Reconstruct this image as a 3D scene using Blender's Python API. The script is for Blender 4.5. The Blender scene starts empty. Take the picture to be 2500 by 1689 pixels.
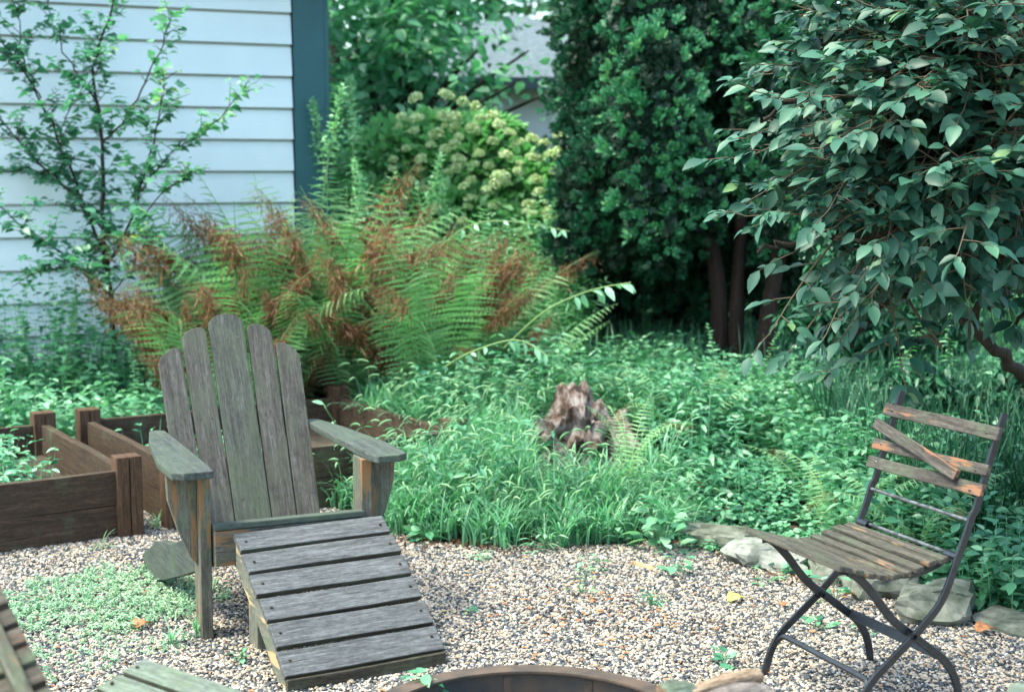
import bpy, bmesh, math, random
import numpy as np
from mathutils import Vector, Matrix

# ------------------------------------------------------------------ camera, sky, sun, exposure
scene = bpy.context.scene
col = scene.collection
CAM_H = 1.5
PITCH = math.radians(6.9)
FPX = 3472.0                       # 50 mm on 36 mm film, in photo pixels
cam_d = bpy.data.cameras.new('camera')
cam = bpy.data.objects.new('camera', cam_d)
col.objects.link(cam)
cam.location = (0, 0, CAM_H)
cam.rotation_euler = (math.pi / 2 - PITCH, 0, 0)
cam_d.lens = 50.0
cam_d.sensor_width = 36.0
cam_d.clip_start = 0.05
cam_d.clip_end = 500
cam_d.dof.use_dof = True
cam_d.dof.focus_distance = 4.55
cam_d.dof.aperture_fstop = 3.0
scene.camera = cam

SUN_EL, SUN_AZ = math.radians(62), math.radians(-105)     # azimuth from +Y towards +X
world = bpy.data.worlds.new('World')
scene.world = world
world.use_nodes = True
wn = world.node_tree.nodes
wl = world.node_tree.links
sky = wn.new('ShaderNodeTexSky')
sky.sky_type = 'NISHITA'
sky.sun_disc = False
sky.sun_elevation = SUN_EL
sky.sun_rotation = SUN_AZ
sky.air_density = 1.0
sky.dust_density = 2.5
sky.ozone_density = 1.0
wl.new(sky.outputs[0], wn['Background'].inputs[0])
wn['Background'].inputs[1].default_value = 0.15
sun_d = bpy.data.lights.new('sun', 'SUN')
sun_d.energy = 1.5
sun_d.angle = math.radians(16)
sun_d.color = (1.0, 0.95, 0.86)
sun = bpy.data.objects.new('sun', sun_d)
col.objects.link(sun)
sd = Vector((math.sin(SUN_AZ) * math.cos(SUN_EL), math.cos(SUN_AZ) * math.cos(SUN_EL), math.sin(SUN_EL)))
sun.rotation_euler = sd.to_track_quat('Z', 'Y').to_euler()
scene.view_settings.view_transform = 'Standard'
scene.view_settings.look = 'None'
scene.view_settings.exposure = 2.12
scene.view_settings.use_white_balance = True          # the film's cool green cast
scene.view_settings.white_balance_temperature = 6600
scene.view_settings.white_balance_tint = -5
scene.view_settings.gamma = 1.0
scene.cycles.max_bounces = 8
scene.cycles.transparent_max_bounces = 4
scene.cycles.transmission_bounces = 4

rng = np.random.default_rng(11)
random.seed(5)
CP, SP = math.cos(PITCH), math.sin(PITCH)


def gp(px, py, z=0.0):
    """point of the plane at height z seen at photo pixel (px, py)"""
    a = (px - 1250) / FPX
    b = (844.5 - py) / FPX
    t = (z - CAM_H) / (-SP + b * CP)
    return np.array([a * t, (CP + b * SP) * t, z])


def at(px, py, y):
    """point at distance y in front of the camera seen at photo pixel (px, py)"""
    a = (px - 1250) / FPX
    b = (844.5 - py) / FPX
    t = y / (CP + b * SP)
    return np.array([a * t, y, CAM_H + t * (-SP + b * CP)])


EDGE = np.array([(-6, 7.3), (-1.5, 7.2), (-0.75, 6.2), (-0.45, 5.72), (-0.08, 5.6), (0.33, 5.58), (0.62, 5.75), (0.95, 5.25),
                 (1.4, 4.98), (1.63, 4.65), (2.4, 4.1), (3.2, 3.7), (7, 3.0)])


def y_edge(x):
    return np.interp(x, EDGE[:, 0], EDGE[:, 1])


def ground_z(x, y):
    t = np.clip((np.asarray(y) - y_edge(np.asarray(x)) - 0.05) / 1.6, 0, 1)
    return 0.13 * t * t * (3 - 2 * t) - 0.006


# ------------------------------------------------------------------ materials
def new_mat(name):
    m = bpy.data.materials.new(name)
    m.use_nodes = True
    return m, m.node_tree.nodes, m.node_tree.links, m.node_tree.nodes['Principled BSDF']


def ramp(nodes, stops, interp='LINEAR'):
    r = nodes.new('ShaderNodeValToRGB')
    r.color_ramp.interpolation = interp
    e = r.color_ramp.elements
    while len(e) < len(stops):
        e.new(0.5)
    for k, (p, c) in enumerate(stops):
        e[k].position = p
        e[k].color = (c[0], c[1], c[2], 1)
    return r


def mix_col(nodes, links, fac, a, b):
    m = nodes.new('ShaderNodeMix')
    m.data_type = 'RGBA'
    for s, v in ((m.inputs[0], fac), (m.inputs[6], a), (m.inputs[7], b)):
        if hasattr(v, 'links'):
            links.new(v, s)
        elif isinstance(v, (int, float)):
            s.default_value = v
        else:
            s.default_value = (v[0], v[1], v[2], 1)
    return m.outputs[2]


def noise(nodes, links, vec, scale, detail=4, rough=0.55, dist=0.0):
    n = nodes.new('ShaderNodeTexNoise')
    n.inputs['Scale'].default_value = scale
    n.inputs['Detail'].default_value = detail
    n.inputs['Roughness'].default_value = rough
    n.inputs['Distortion'].default_value = dist
    if vec is not None:
        links.new(vec, n.inputs['Vector'])
    return n


def mapping(nodes, links, vec, scale):
    m = nodes.new('ShaderNodeMapping')
    m.inputs['Scale'].default_value = scale
    links.new(vec, m.inputs['Vector'])
    return m.outputs[0]


def leaf_mat(name, stops, trans=0.32, rough=0.5, spec=0.5, brown=None, tcol=(0.8, 1.2, 0.75)):
    m, n, l, p = new_mat(name)
    a = n.new('ShaderNodeAttribute')
    a.attribute_name = 'rnd'
    r = ramp(n, stops)
    l.new(a.outputs['Fac'], r.inputs[0])
    c = r.outputs[0]
    if brown is not None:
        g = n.new('ShaderNodeMath')
        g.operation = 'GREATER_THAN'
        g.inputs[1].default_value = 1.5
        l.new(a.outputs['Fac'], g.inputs[0])
        s = n.new('ShaderNodeMath')
        s.operation = 'SUBTRACT'
        s.inputs[1].default_value = 2.0
        l.new(a.outputs['Fac'], s.inputs[0])
        rb = ramp(n, brown)
        l.new(s.outputs[0], rb.inputs[0])
        c = mix_col(n, l, g.outputs[0], c, rb.outputs[0])
    l.new(c, p.inputs['Base Color'])
    p.inputs['Roughness'].default_value = rough
    p.inputs['Specular IOR Level'].default_value = spec
    t = n.new('ShaderNodeBsdfTranslucent')
    mc = n.new('ShaderNodeMix')
    mc.data_type = 'RGBA'
    mc.blend_type = 'MULTIPLY'
    mc.inputs[0].default_value = 1.0
    l.new(c, mc.inputs[6])
    mc.inputs[7].default_value = (tcol[0], tcol[1], tcol[2], 1)
    l.new(mc.outputs[2], t.inputs['Color'])
    ms = n.new('ShaderNodeMixShader')
    ms.inputs[0].default_value = trans
    l.new(p.outputs[0], ms.inputs[1])
    l.new(t.outputs[0], ms.inputs[2])
    l.new(ms.outputs[0], n['Material Output'].inputs['Surface'])
    return m


def wood_mat(name, cols, green=0.0, orange=0.0, rough=0.8, lichen=0.0, green_col=(0.10, 0.14, 0.08), bump=0.35, orange_col=(0.5, 0.27, 0.1)):
    """weathered boards: grain runs along the x of the gco attribute"""
    m, n, l, p = new_mat(name)
    a = n.new('ShaderNodeAttribute')
    a.attribute_name = 'gco'
    g1 = noise(n, l, mapping(n, l, a.outputs['Vector'], (5, 75, 75)), 1.0, 8, 0.72, 0.5)
    g2 = noise(n, l, mapping(n, l, a.outputs['Vector'], (16, 300, 300)), 1.0, 4, 0.7)
    big = noise(n, l, a.outputs['Vector'], 6.0, 8, 0.72)
    r = ramp(n, [(0.28, cols[0]), (0.5, cols[1]), (0.72, cols[2])])
    l.new(g1.outputs[0], r.inputs[0])
    c = r.outputs[0]
    rr = ramp(n, [(0.38, (0.45, 0.45, 0.45)), (0.6, (1, 1, 1))])
    l.new(g2.outputs[0], rr.inputs[0])
    mm = n.new('ShaderNodeMix')
    mm.data_type = 'RGBA'
    mm.blend_type = 'MULTIPLY'
    mm.inputs[0].default_value = 0.8
    l.new(c, mm.inputs[6])
    l.new(rr.outputs[0], mm.inputs[7])
    c = mm.outputs[2]
    fl = noise(n, l, mapping(n, l, a.outputs['Vector'], (22, 190, 190)), 1.0, 5, 0.7)
    flr = ramp(n, [(0.62, (0, 0, 0)), (0.8, (.7, .7, .7))]); l.new(fl.outputs[0], flr.inputs[0])
    c = mix_col(n, l, flr.outputs[0], c, tuple(min(1, q * 1.5) for q in cols[2]))
    mo = noise(n, l, mapping(n, l, a.outputs['Vector'], (40, 90, 90)), 1.0, 8, 0.8)
    mor = ramp(n, [(0.36, (0.5, 0.5, 0.5)), (0.62, (1.15, 1.13, 1.1))]); l.new(mo.outputs[0], mor.inputs[0])
    m2 = n.new('ShaderNodeMix'); m2.data_type = 'RGBA'; m2.blend_type = 'MULTIPLY'; m2.inputs[0].default_value = 0.85
    l.new(c, m2.inputs[6]); l.new(mor.outputs[0], m2.inputs[7]); c = m2.outputs[2]
    ck = noise(n, l, mapping(n, l, a.outputs['Vector'], (3.5, 150, 150)), 1.0, 4, 0.6)
    ckr = ramp(n, [(0.3, (1, 1, 1)), (0.36, (0, 0, 0))]); l.new(ck.outputs[0], ckr.inputs[0])
    c = mix_col(n, l, ckr.outputs[0], c, tuple(q * 0.5 for q in cols[0]))
    if green > 0:
        gr = ramp(n, [(0.56 - green * 0.3, (0, 0, 0)), (0.82 - green * 0.3, (1, 1, 1))])
        l.new(big.outputs[0], gr.inputs[0])
        gm = n.new('ShaderNodeMath')
        gm.operation = 'MULTIPLY'
        gm.inputs[1].default_value = 0.75
        l.new(gr.outputs[0], gm.inputs[0])
        c = mix_col(n, l, gm.outputs[0], c, green_col)
    if orange > 0:
        o1 = noise(n, l, mapping(n, l, a.outputs['Vector'], (3.0, 22, 22)), 1.0, 5, 0.6)
        orr = ramp(n, [(0.66 - orange * 0.3, (0, 0, 0)), (0.7 - orange * 0.3, (1, 1, 1))])
        l.new(o1.outputs[0], orr.inputs[0])
        c = mix_col(n, l, orr.outputs[0], c, orange_col)
    if lichen > 0:
        v = noise(n, l, a.outputs['Vector'], 60.0, 6, 0.7)
        lr = ramp(n, [(0.755 - lichen * 0.05, (0, 0, 0)), (0.80 - lichen * 0.05, (1, 1, 1))])
        l.new(v.outputs[0], lr.inputs[0])
        c = mix_col(n, l, lr.outputs[0], c, (0.38, 0.42, 0.36))
    l.new(c, p.inputs['Base Color'])
    p.inputs['Roughness'].default_value = rough
    p.inputs['Specular IOR Level'].default_value = 0.35
    b = n.new('ShaderNodeBump')
    b.inputs['Strength'].default_value = bump
    b.inputs['Distance'].default_value = 0.004
    l.new(g1.outputs[0], b.inputs['Height'])
    l.new(b.outputs[0], p.inputs['Normal'])
    return m


def simple_mat(name, c, rough=0.6, c2=None, scale=8.0, metal=0.0, bump=0.0, spec=0.5, detail=5, lo=0.35, hi=0.65):
    m, n, l, p = new_mat(name)
    tc = n.new('ShaderNodeTexCoord')
    if c2 is not None:
        nz = noise(n, l, tc.outputs['Object'], scale, detail, 0.6)
        r = ramp(n, [(lo, c), (hi, c2)])
        l.new(nz.outputs[0], r.inputs[0])
        l.new(r.outputs[0], p.inputs['Base Color'])
        if bump:
            b = n.new('ShaderNodeBump')
            b.inputs['Strength'].default_value = bump
            b.inputs['Distance'].default_value = 0.01
            l.new(nz.outputs[0], b.inputs['Height'])
            l.new(b.outputs[0], p.inputs['Normal'])
    else:
        p.inputs['Base Color'].default_value = (c[0], c[1], c[2], 1)
    p.inputs['Roughness'].default_value = rough
    p.inputs['Metallic'].default_value = metal
    p.inputs['Specular IOR Level'].default_value = spec
    return m


# ------------------------------------------------------------------ mesh helpers
def tag(o, label=None, cat=None, group=None, kind=None):
    if label: o['label'] = label
    if cat: o['category'] = cat
    if group: o['group'] = group
    if kind: o['kind'] = kind
    return o


def empty(name, loc=(0, 0, 0), rz=0.0):
    o = bpy.data.objects.new(name, None)
    o.empty_display_size = 0.1
    col.objects.link(o)
    o.location = loc
    o.rotation_euler = (0, 0, rz)
    return o


def mk(name, V, F, mat, parent=None, attrs=None, smooth=True):
    """V (n,3) array, F (m,k) array of one face size"""
    V = np.ascontiguousarray(V, dtype=np.float32)
    F = np.ascontiguousarray(F, dtype=np.int32)
    me = bpy.data.meshes.new(name)
    k = F.shape[1]
    me.vertices.add(len(V))
    me.vertices.foreach_set('co', V.ravel())
    me.loops.add(F.size)
    me.loops.foreach_set('vertex_index', F.ravel())
    me.polygons.add(len(F))
    me.polygons.foreach_set('loop_start', np.arange(0, F.size, k, dtype=np.int32))
    me.polygons.foreach_set('loop_total', np.full(len(F), k, dtype=np.int32))
    me.polygons.foreach_set('use_smooth', np.full(len(F), bool(smooth)))
    me.update(calc_edges=True)
    for an, arr in (attrs or {}).items():
        if arr.ndim == 1:
            at_ = me.attributes.new(an, 'FLOAT', 'POINT')
            at_.data.foreach_set('value', np.ascontiguousarray(arr, dtype=np.float32))
        else:
            at_ = me.attributes.new(an, 'FLOAT_VECTOR', 'POINT')
            at_.data.foreach_set('vector', np.ascontiguousarray(arr, dtype=np.float32).ravel())
    me.materials.append(mat)
    o = bpy.data.objects.new(name, me)
    col.objects.link(o)
    if parent: o.parent = parent
    return o


def copy_tree(o, parent=None):
    c = o.copy()
    col.objects.link(c)
    if parent: c.parent = parent
    for ch in list(o.children):
        copy_tree(ch, c)
    return c


class MB:
    """collects bmesh shapes, each with its own grain coordinates"""
    def __init__(self):
        self.V, self.F, self.G = [], [], []
        self.n = 0

    def add_bm(self, bm, M, goff=None, gaxes=(0, 1, 2)):
        bm.verts.ensure_lookup_table()
        goff = goff if goff is not None else (random.uniform(0, 40), random.uniform(0, 40), random.uniform(0, 40))
        for v in bm.verts:
            self.V.append(M @ v.co)
            self.G.append((v.co[gaxes[0]] + goff[0], v.co[gaxes[1]] + goff[1], v.co[gaxes[2]] + goff[2]))
        for f in bm.faces:
            self.F.append([v.index + self.n for v in f.verts])
        self.n += len(bm.verts)
        bm.free()

    def board(self, c, size, R=None, bev=0.003, seg=6, warp=0.0015, taper=None):
        """length along local x; R is a 3x3/4x4 rotation"""
        bm = bmesh.new()
        L, W, T = size
        bmesh.ops.create_grid(bm, x_segments=seg, y_segments=1, size=0.5)
        for v in bm.verts:
            v.co.x *= L; v.co.y *= W; v.co.z = 0
        if taper:
            for v in bm.verts: v.co.y *= taper(v.co.x / L + 0.5)
        ext = bmesh.ops.extrude_face_region(bm, geom=bm.faces[:])
        for g in ext['geom']:
            if isinstance(g, bmesh.types.BMVert): g.co.z += T
        for v in bm.verts: v.co.z -= T / 2
        bmesh.ops.recalc_face_normals(bm, faces=bm.faces)
        if bev:
            ed = [e for e in bm.edges if len(e.link_faces) == 2 and e.calc_face_angle() > 0.6]
            bmesh.ops.bevel(bm, geom=ed, offset=bev, segments=2, affect='EDGES', profile=0.6)
        ph = random.uniform(0, 6)
        for v in bm.verts:
            v.co.z += warp * math.sin(v.co.x * 5 + ph)
            v.co.y += warp * math.sin(v.co.x * 9 + ph * 2)
        bm.verts.index_update()
        M = Matrix.Translation(Vector(c)) @ (R.to_4x4() if R is not None else Matrix.Identity(4))
        self.add_bm(bm, M)

    def prism(self, outline, T, M, bev=0.003, gaxes=(0, 1, 2)):
        """outline in local xy, thickness along z, centred"""
        bm = bmesh.new()
        vs = [bm.verts.new((x, y, -T / 2)) for x, y in outline]
        f = bm.faces.new(vs)
        ext = bmesh.ops.extrude_face_region(bm, geom=[f])
        for g in ext['geom']:
            if isinstance(g, bmesh.types.BMVert): g.co.z += T
        bmesh.ops.recalc_face_normals(bm, faces=bm.faces)
        if bev:
            ed = [e for e in bm.edges if len(e.link_faces) == 2 and e.calc_face_angle() > 0.9]
            bmesh.ops.bevel(bm, geom=ed, offset=bev, segments=2, affect='EDGES', profile=0.6)
        bm.verts.index_update()
        self.add_bm(bm, M, gaxes=gaxes)

    def tube(self, pts, r, n=8, r2=None, gsc=1.0):
        V, F, G = tube_arrays(pts, r, n)
        off = np.array([random.uniform(0, 40) for _ in range(3)])
        for v in V: self.V.append(Vector(v)); self.G.append(tuple(np.array(v) + off))
        for f in F: self.F.append([int(i) + self.n for i in f])
        self.n += len(V)

    def strap(self, pts, w, t, xdir=(1, 0, 0)):
        """flat bar: width w along the normal in the bending plane is t, w along xdir"""
        pts = [Vector(p) for p in pts]
        X = Vector(xdir).normalized()
        base = self.n
        k = len(pts)
        for i, p in enumerate(pts):
            d = (pts[min(i + 1, k - 1)] - pts[max(i - 1, 0)]).normalized()
            N = X.cross(d).normalized()
            ch = min(w, t) * 0.22
            for sx, sn in ((-1, -1), (1, -1), (1, 1), (-1, 1)):
                for q in (0, 1):
                    # chamfered corners: two points per corner
                    a = sx * (w / 2 - (ch if (q == (sx * sn > 0)) else 0))
                    b = sn * (t / 2 - (ch if (q != (sx * sn > 0)) else 0))
                    self.V.append(p + X * a + N * b)
                    self.G.append((p.x + 5, p.y, p.z))
        for i in range(k - 1):
            for j in range(8):
                a = base + i * 8 + j
                b = base + i * 8 + (j + 1) % 8
                self.F.append([a, b, b + 8, a + 8])
        self.F.append([base + j for j in range(8)][::-1])
        self.F.append([base + (k - 1) * 8 + j for j in range(8)])
        self.n += k * 8

    def build(self, name, mat, parent=None, smooth=False):
        me = bpy.data.meshes.new(name)
        me.from_pydata([tuple(v) for v in self.V], [], self.F)
        bm = bmesh.new(); bm.from_mesh(me)
        bmesh.ops.recalc_face_normals(bm, faces=bm.faces)
        bm.to_mesh(me); bm.free()
        a = me.attributes.new('gco', 'FLOAT_VECTOR', 'POINT')
        a.data.foreach_set('vector', np.array(self.G, dtype=np.float32).ravel())
        if smooth:
            for p in me.polygons: p.use_smooth = True
        me.materials.append(mat)
        o = bpy.data.objects.new(name, me)
        col.objects.link(o)
        if parent: o.parent = parent
        return o


def catmull(pts, n=6):
    pts = [np.array(p, float) for p in pts]
    out = []
    for i in range(len(pts) - 1):
        p0, p1, p2, p3 = pts[max(i - 1, 0)], pts[i], pts[i + 1], pts[min(i + 2, len(pts) - 1)]
        for k in range(n):
            t = k / n
            out.append(0.5 * (2 * p1 + (p2 - p0) * t + (2 * p0 - 5 * p1 + 4 * p2 - p3) * t * t + (3 * p1 - p0 - 3 * p2 + p3) * t ** 3))
    out.append(pts[-1])
    return np.array(out)


def tube_arrays(pts, r, n=6):
    pts = np.asarray(pts, float)
    k = len(pts)
    r = np.broadcast_to(np.asarray(r, float), (k,)) if np.ndim(r) == 0 else np.asarray(r, float)
    d = np.gradient(pts, axis=0)
    d /= np.linalg.norm(d, axis=1)[:, None] + 1e-9
    ref = np.array([0.31, 0.17, 0.93]) if abs(d[:, 2]).mean() < 0.8 else np.array([0.9, 0.3, 0.1])
    a = np.cross(d, ref); a /= np.linalg.norm(a, axis=1)[:, None] + 1e-9
    b = np.cross(d, a)
    ang = np.linspace(0, 2 * np.pi, n, endpoint=False)
    V = pts[:, None] + r[:, None, None] * (np.cos(ang)[None, :, None] * a[:, None] + np.sin(ang)[None, :, None] * b[:, None])
    i = np.arange(k - 1)[:, None] * n
    j = np.arange(n)[None]
    j2 = (j + 1) % n
    F = np.stack([i + j, i + j2, i + n + j2, i + n + j], -1).reshape(-1, 4)
    return V.reshape(-1, 3), F, None


def rot_z(a): return Matrix.Rotation(a, 3, 'Z')


# ---- leaf machinery
def leaf_tpl(prof, fold=0.12, droop=0.15, tipcurl=0.0):
    """prof: list of (t, halfwidth); unit length along x, triangles"""
    V, F = [], []
    rows = []
    for t, w in prof:
        z = -droop * t * t - tipcurl * t ** 4
        if w < 1e-6:
            rows.append([len(V)]); V.append((t, 0, z))
        else:
            rows.append([len(V), len(V) + 1, len(V) + 2])
            V += [(t, w, z + fold * w), (t, 0, z), (t, -w, z + fold * w)]
    for a, b in zip(rows[:-1], rows[1:]):
        if len(a) == 1 and len(b) == 3:
            F += [(a[0], b[1], b[0]), (a[0], b[2], b[1])]
        elif len(a) == 3 and len(b) == 3:
            F += [(a[0], a[1], b[1]), (a[0], b[1], b[0]), (a[1], a[2], b[2]), (a[1], b[2], b[1])]
        elif len(a) == 3 and len(b) == 1:
            F += [(a[0], a[1], b[0]), (a[1], a[2], b[0])]
    return np.array(V, float), np.array(F)


T_OVATE = leaf_tpl([(0, 0), (0.12, 0.12), (0.3, 0.24), (0.55, 0.25), (0.8, 0.14), (1, 0)], 0.35, 0.18)
T_OVAL5 = leaf_tpl([(0, 0), (0.25, 0.26), (0.6, 0.27), (1, 0)], 0.3, 0.2)
T_NARROW = leaf_tpl([(0, 0), (0.3, 0.09), (0.65, 0.08), (1, 0)], 0.5, 0.35)
T_DIAM = leaf_tpl([(0, 0), (0.42, 0.28), (1, 0)], 0.3, 0.15)
T_ROUND = leaf_tpl([(0, 0.0), (0.08, 0.3), (0.4, 0.5), (0.78, 0.4), (1, 0)], 0.18, 0.1)


def lobed_tpl():
    o = [(0.0, 0.0), (0.02, 0.2), (0.2, 0.36), (0.42, 0.42), (0.40, 0.2), (0.62, 0.26), (0.66, 0.12), (1.0, 0.0)]
    V = [(0.0, 0, 0)] + [(x, y, 0.25 * y - 0.2 * x * x) for x, y in o[1:-1]] + [(1, 0, -0.2)] + [(x, -y, 0.25 * y - 0.2 * x * x) for x, y in o[1:-1][::-1]]
    V = np.array(V)
    V = np.vstack([V, [[0.35, 0, -0.03]]])
    c = len(V) - 1
    F = [(c, i, (i + 1) % c) for i in range(c)]
    return V, np.array(F)


T_LOBED = lobed_tpl()
T_HEART = leaf_tpl([(0, 0.0), (0.03, 0.2), (0.22, 0.36), (0.45, 0.30), (0.62, 0.22), (0.8, 0.12), (1, 0)], 0.25, 0.22)


def nrmz(a):
    return a / (np.linalg.norm(a, axis=-1, keepdims=True) + 1e-9)


def place(tpl, pos, dirs, ups, size, wsc=1.0):
    """transform a template to many frames; returns V,F"""
    V, F = tpl
    x = nrmz(np.asarray(dirs, float))
    y = nrmz(np.cross(np.asarray(ups, float), x))
    z = np.cross(x, y)
    size = np.broadcast_to(np.asarray(size, float), (len(x),))
    wsc = np.broadcast_to(np.asarray(wsc, float), (len(x),))
    P_ = np.asarray(pos, float)[:, None] + size[:, None, None] * (
        V[None, :, 0:1] * x[:, None] + (V[None, :, 1:2] * wsc[:, None, None]) * y[:, None] + V[None, :, 2:3] * z[:, None])
    n = len(x)
    Fo = (F[None] + (np.arange(n) * len(V))[:, None, None]).reshape(-1, F.shape[1])
    return P_.reshape(-1, 3), Fo


class Cloud:
    """merged leaves (triangles) with one random number per leaf"""
    def __init__(self): self.V, self.F, self.R, self.n = [], [], [], 0

    def add(self, tpl, pos, dirs, ups, size, rnd=None, wsc=1.0):
        if len(pos) == 0: return
        V, F = place(tpl, pos, dirs, ups, size, wsc)
        rnd = rng.random(len(pos)) if rnd is None else np.broadcast_to(rnd, (len(pos),))
        self.raw(V, F, np.repeat(rnd, len(tpl[0])))

    def raw(self, V, F, R):
        if F.shape[1] == 4:
            F = np.vstack([F[:, [0, 1, 2]], F[:, [0, 2, 3]]])
        self.V.append(V); self.F.append(F + self.n); self.R.append(np.broadcast_to(R, (len(V),))); self.n += len(V)

    def blades(self, base, direction, height, bend, width, rnd=None, seg=5, side=None, curl=1.0):
        """grass blades: base (n,3), direction (n,3) horizontal lean direction"""
        n = len(base)
        t = np.linspace(0, 1, seg + 1)
        d = nrmz(direction)
        h = np.broadcast_to(height, (n,))[:, None]
        b = np.broadcast_to(bend, (n,))[:, None]
        ang = b * (t[None] ** curl) * 1.0
        # integrate a bending direction
        dz = np.cos(ang); dh = np.sin(ang)
        step = h / seg
        zc = np.concatenate([np.zeros((n, 1)), np.cumsum((dz[:, 1:] + dz[:, :-1]) / 2 * step, 1)], 1)
        hc = np.concatenate([np.zeros((n, 1)), np.cumsum((dh[:, 1:] + dh[:, :-1]) / 2 * step, 1)], 1)
        C = base[:, None] + hc[..., None] * d[:, None]
        C[..., 2] += zc
        s = nrmz(np.cross(d, [0, 0, 1.0])) if side is None else side
        w = np.broadcast_to(width, (n,))[:, None] * (np.sin(np.pi * np.clip(0.18 + 0.82 * t, 0, 1))[None] ** 0.8)
        L = C + w[..., None] * s[:, None]
        Rr = C - w[..., None] * s[:, None]
        V = np.stack([L, Rr], 2).reshape(n, -1, 3)
        f = []
        for i in range(seg):
            f.append((2 * i, 2 * i + 1, 2 * i + 3)); f.append((2 * i, 2 * i + 3, 2 * i + 2))
        f = np.array(f)
        F = (f[None] + (np.arange(n) * (2 * seg + 2))[:, None, None]).reshape(-1, 3)
        rnd = rng.random(n) if rnd is None else np.broadcast_to(rnd, (n,))
        self.raw(V.reshape(-1, 3), F, np.repeat(rnd, 2 * seg + 2))
        return C

    def build(self, name, mat, parent=None, smooth=True):
        return mk(name, np.vstack(self.V), np.vstack(self.F), mat, parent, {'rnd': np.concatenate(self.R)}, smooth)


def rand_dirs(n, zlo=-1, zhi=1):
    z = rng.uniform(zlo, zhi, n); a = rng.uniform(0, 2 * np.pi, n)
    r = np.sqrt(np.maximum(0, 1 - z * z))
    return np.stack([r * np.cos(a), r * np.sin(a), z], 1)


class Tubes:
    def __init__(self): self.V, self.F, self.n = [], [], 0

    def add(self, pts, r, n=6):
        V, F, _ = tube_arrays(pts, r, n)
        self.V.append(V); self.F.append(F + self.n); self.n += len(V)

    def build(self, name, mat, parent=None):
        V = np.vstack(self.V)
        return mk(name, V, np.vstack(self.F), mat, parent, {'gco': V[:, [2, 0, 1]], 'rnd': np.full(len(V), 0.5)}, True)


# ------------------------------------------------------------------ materials used
M = {}
M['adiron'] = wood_mat('weathered_grey_wood', [(0.035, 0.038, 0.036), (0.072, 0.082, 0.078), (0.14, 0.155, 0.148)], green=0.55, lichen=0.9, green_col=(0.075, 0.1, 0.062))
M['adiron_centre'] = wood_mat('mossy_centre_slat_wood', [(0.035, 0.037, 0.032), (0.085, 0.088, 0.078), (0.155, 0.16, 0.145)], green=0.42, lichen=1.1, green_col=(0.075, 0.092, 0.055))
M['adiron_purple'] = wood_mat('weathered_brown_grey_wood', [(0.038, 0.033, 0.028), (0.09, 0.081, 0.074), (0.18, 0.168, 0.158)], green=0.36, lichen=0.9, green_col=(0.08, 0.09, 0.06))
M['adiron_leg'] = wood_mat('worn_leg_wood', [(0.05, 0.045, 0.035), (0.15, 0.135, 0.11), (0.26, 0.23, 0.2)], green=0.4, orange=0.36, lichen=0.3, orange_col=(0.22, 0.12, 0.055))
M['adiron_rail'] = wood_mat('raw_rail_wood', [(0.09, 0.085, 0.07), (0.2, 0.19, 0.16), (0.32, 0.29, 0.24)], green=0.4, orange=0.52, orange_col=(0.42, 0.3, 0.16))
M['slat_grey'] = wood_mat('footrest_slat_wood', [(0.045, 0.045, 0.047), (0.12, 0.123, 0.13), (0.215, 0.22, 0.23)], lichen=0.4)
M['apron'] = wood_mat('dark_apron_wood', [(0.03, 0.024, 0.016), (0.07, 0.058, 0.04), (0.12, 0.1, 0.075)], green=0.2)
M['slat_near'] = wood_mat('mossy_slat_wood', [(0.07, 0.075, 0.06), (0.16, 0.18, 0.16), (0.26, 0.3, 0.28)], green=0.5, lichen=1.2, green_col=(0.12, 0.17, 0.09))
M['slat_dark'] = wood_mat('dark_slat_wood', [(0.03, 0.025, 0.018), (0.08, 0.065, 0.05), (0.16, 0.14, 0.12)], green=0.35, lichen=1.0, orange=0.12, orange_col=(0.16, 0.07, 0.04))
M['bistro'] = wood_mat('peeling_slat_wood', [(0.022, 0.018, 0.016), (0.085, 0.072, 0.064), (0.19, 0.165, 0.15)], green=0.1, orange=0.3, orange_col=(0.22, 0.105, 0.06), bump=0.8)
M['bistro_seat'] = wood_mat('worn_seat_wood', [(0.03, 0.026, 0.02), (0.09, 0.08, 0.064), (0.18, 0.16, 0.135)], green=0.2, orange=0.16, orange_col=(0.24, 0.14, 0.08), bump=0.6)
M['cedar_board'] = wood_mat('cedar_board', [(0.032, 0.019, 0.011), (0.074, 0.045, 0.028), (0.125, 0.08, 0.052)], green=0.1, bump=0.25)
M['cedar_post'] = wood_mat('cedar_post', [(0.04, 0.021, 0.011), (0.11, 0.058, 0.033), (0.2, 0.112, 0.066)], green=0.0, bump=0.25)
M['bark'] = wood_mat('bark', [(0.018, 0.013, 0.009), (0.045, 0.032, 0.022), (0.09, 0.065, 0.048)], bump=0.8)
M['bark_red'] = wood_mat('red_brown_bark', [(0.015, 0.008, 0.006), (0.04, 0.02, 0.014), (0.08, 0.045, 0.03)], bump=0.9)
M['twig'] = simple_mat('twig', (0.10, 0.075, 0.045), 0.8)
M['stem_green'] = simple_mat('green_stem', (0.16, 0.25, 0.08), 0.6)
M['rachis'] = simple_mat('fern_stalk', (0.2, 0.24, 0.06), 0.6)
M['metal_black'] = simple_mat('black_painted_iron', (0.006, 0.007, 0.009), 0.36, (0.016, 0.02, 0.028), 30, bump=0.15, spec=0.6)
M['metal_rod'] = simple_mat('worn_iron_rod', (0.02, 0.022, 0.025), 0.35, (0.13, 0.14, 0.15), 45, spec=0.7)
M['rust'] = simple_mat('rusty_steel', (0.035, 0.028, 0.022), 0.7, (0.12, 0.075, 0.05), 14, bump=0.3, lo=0.3, hi=0.75)
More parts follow.
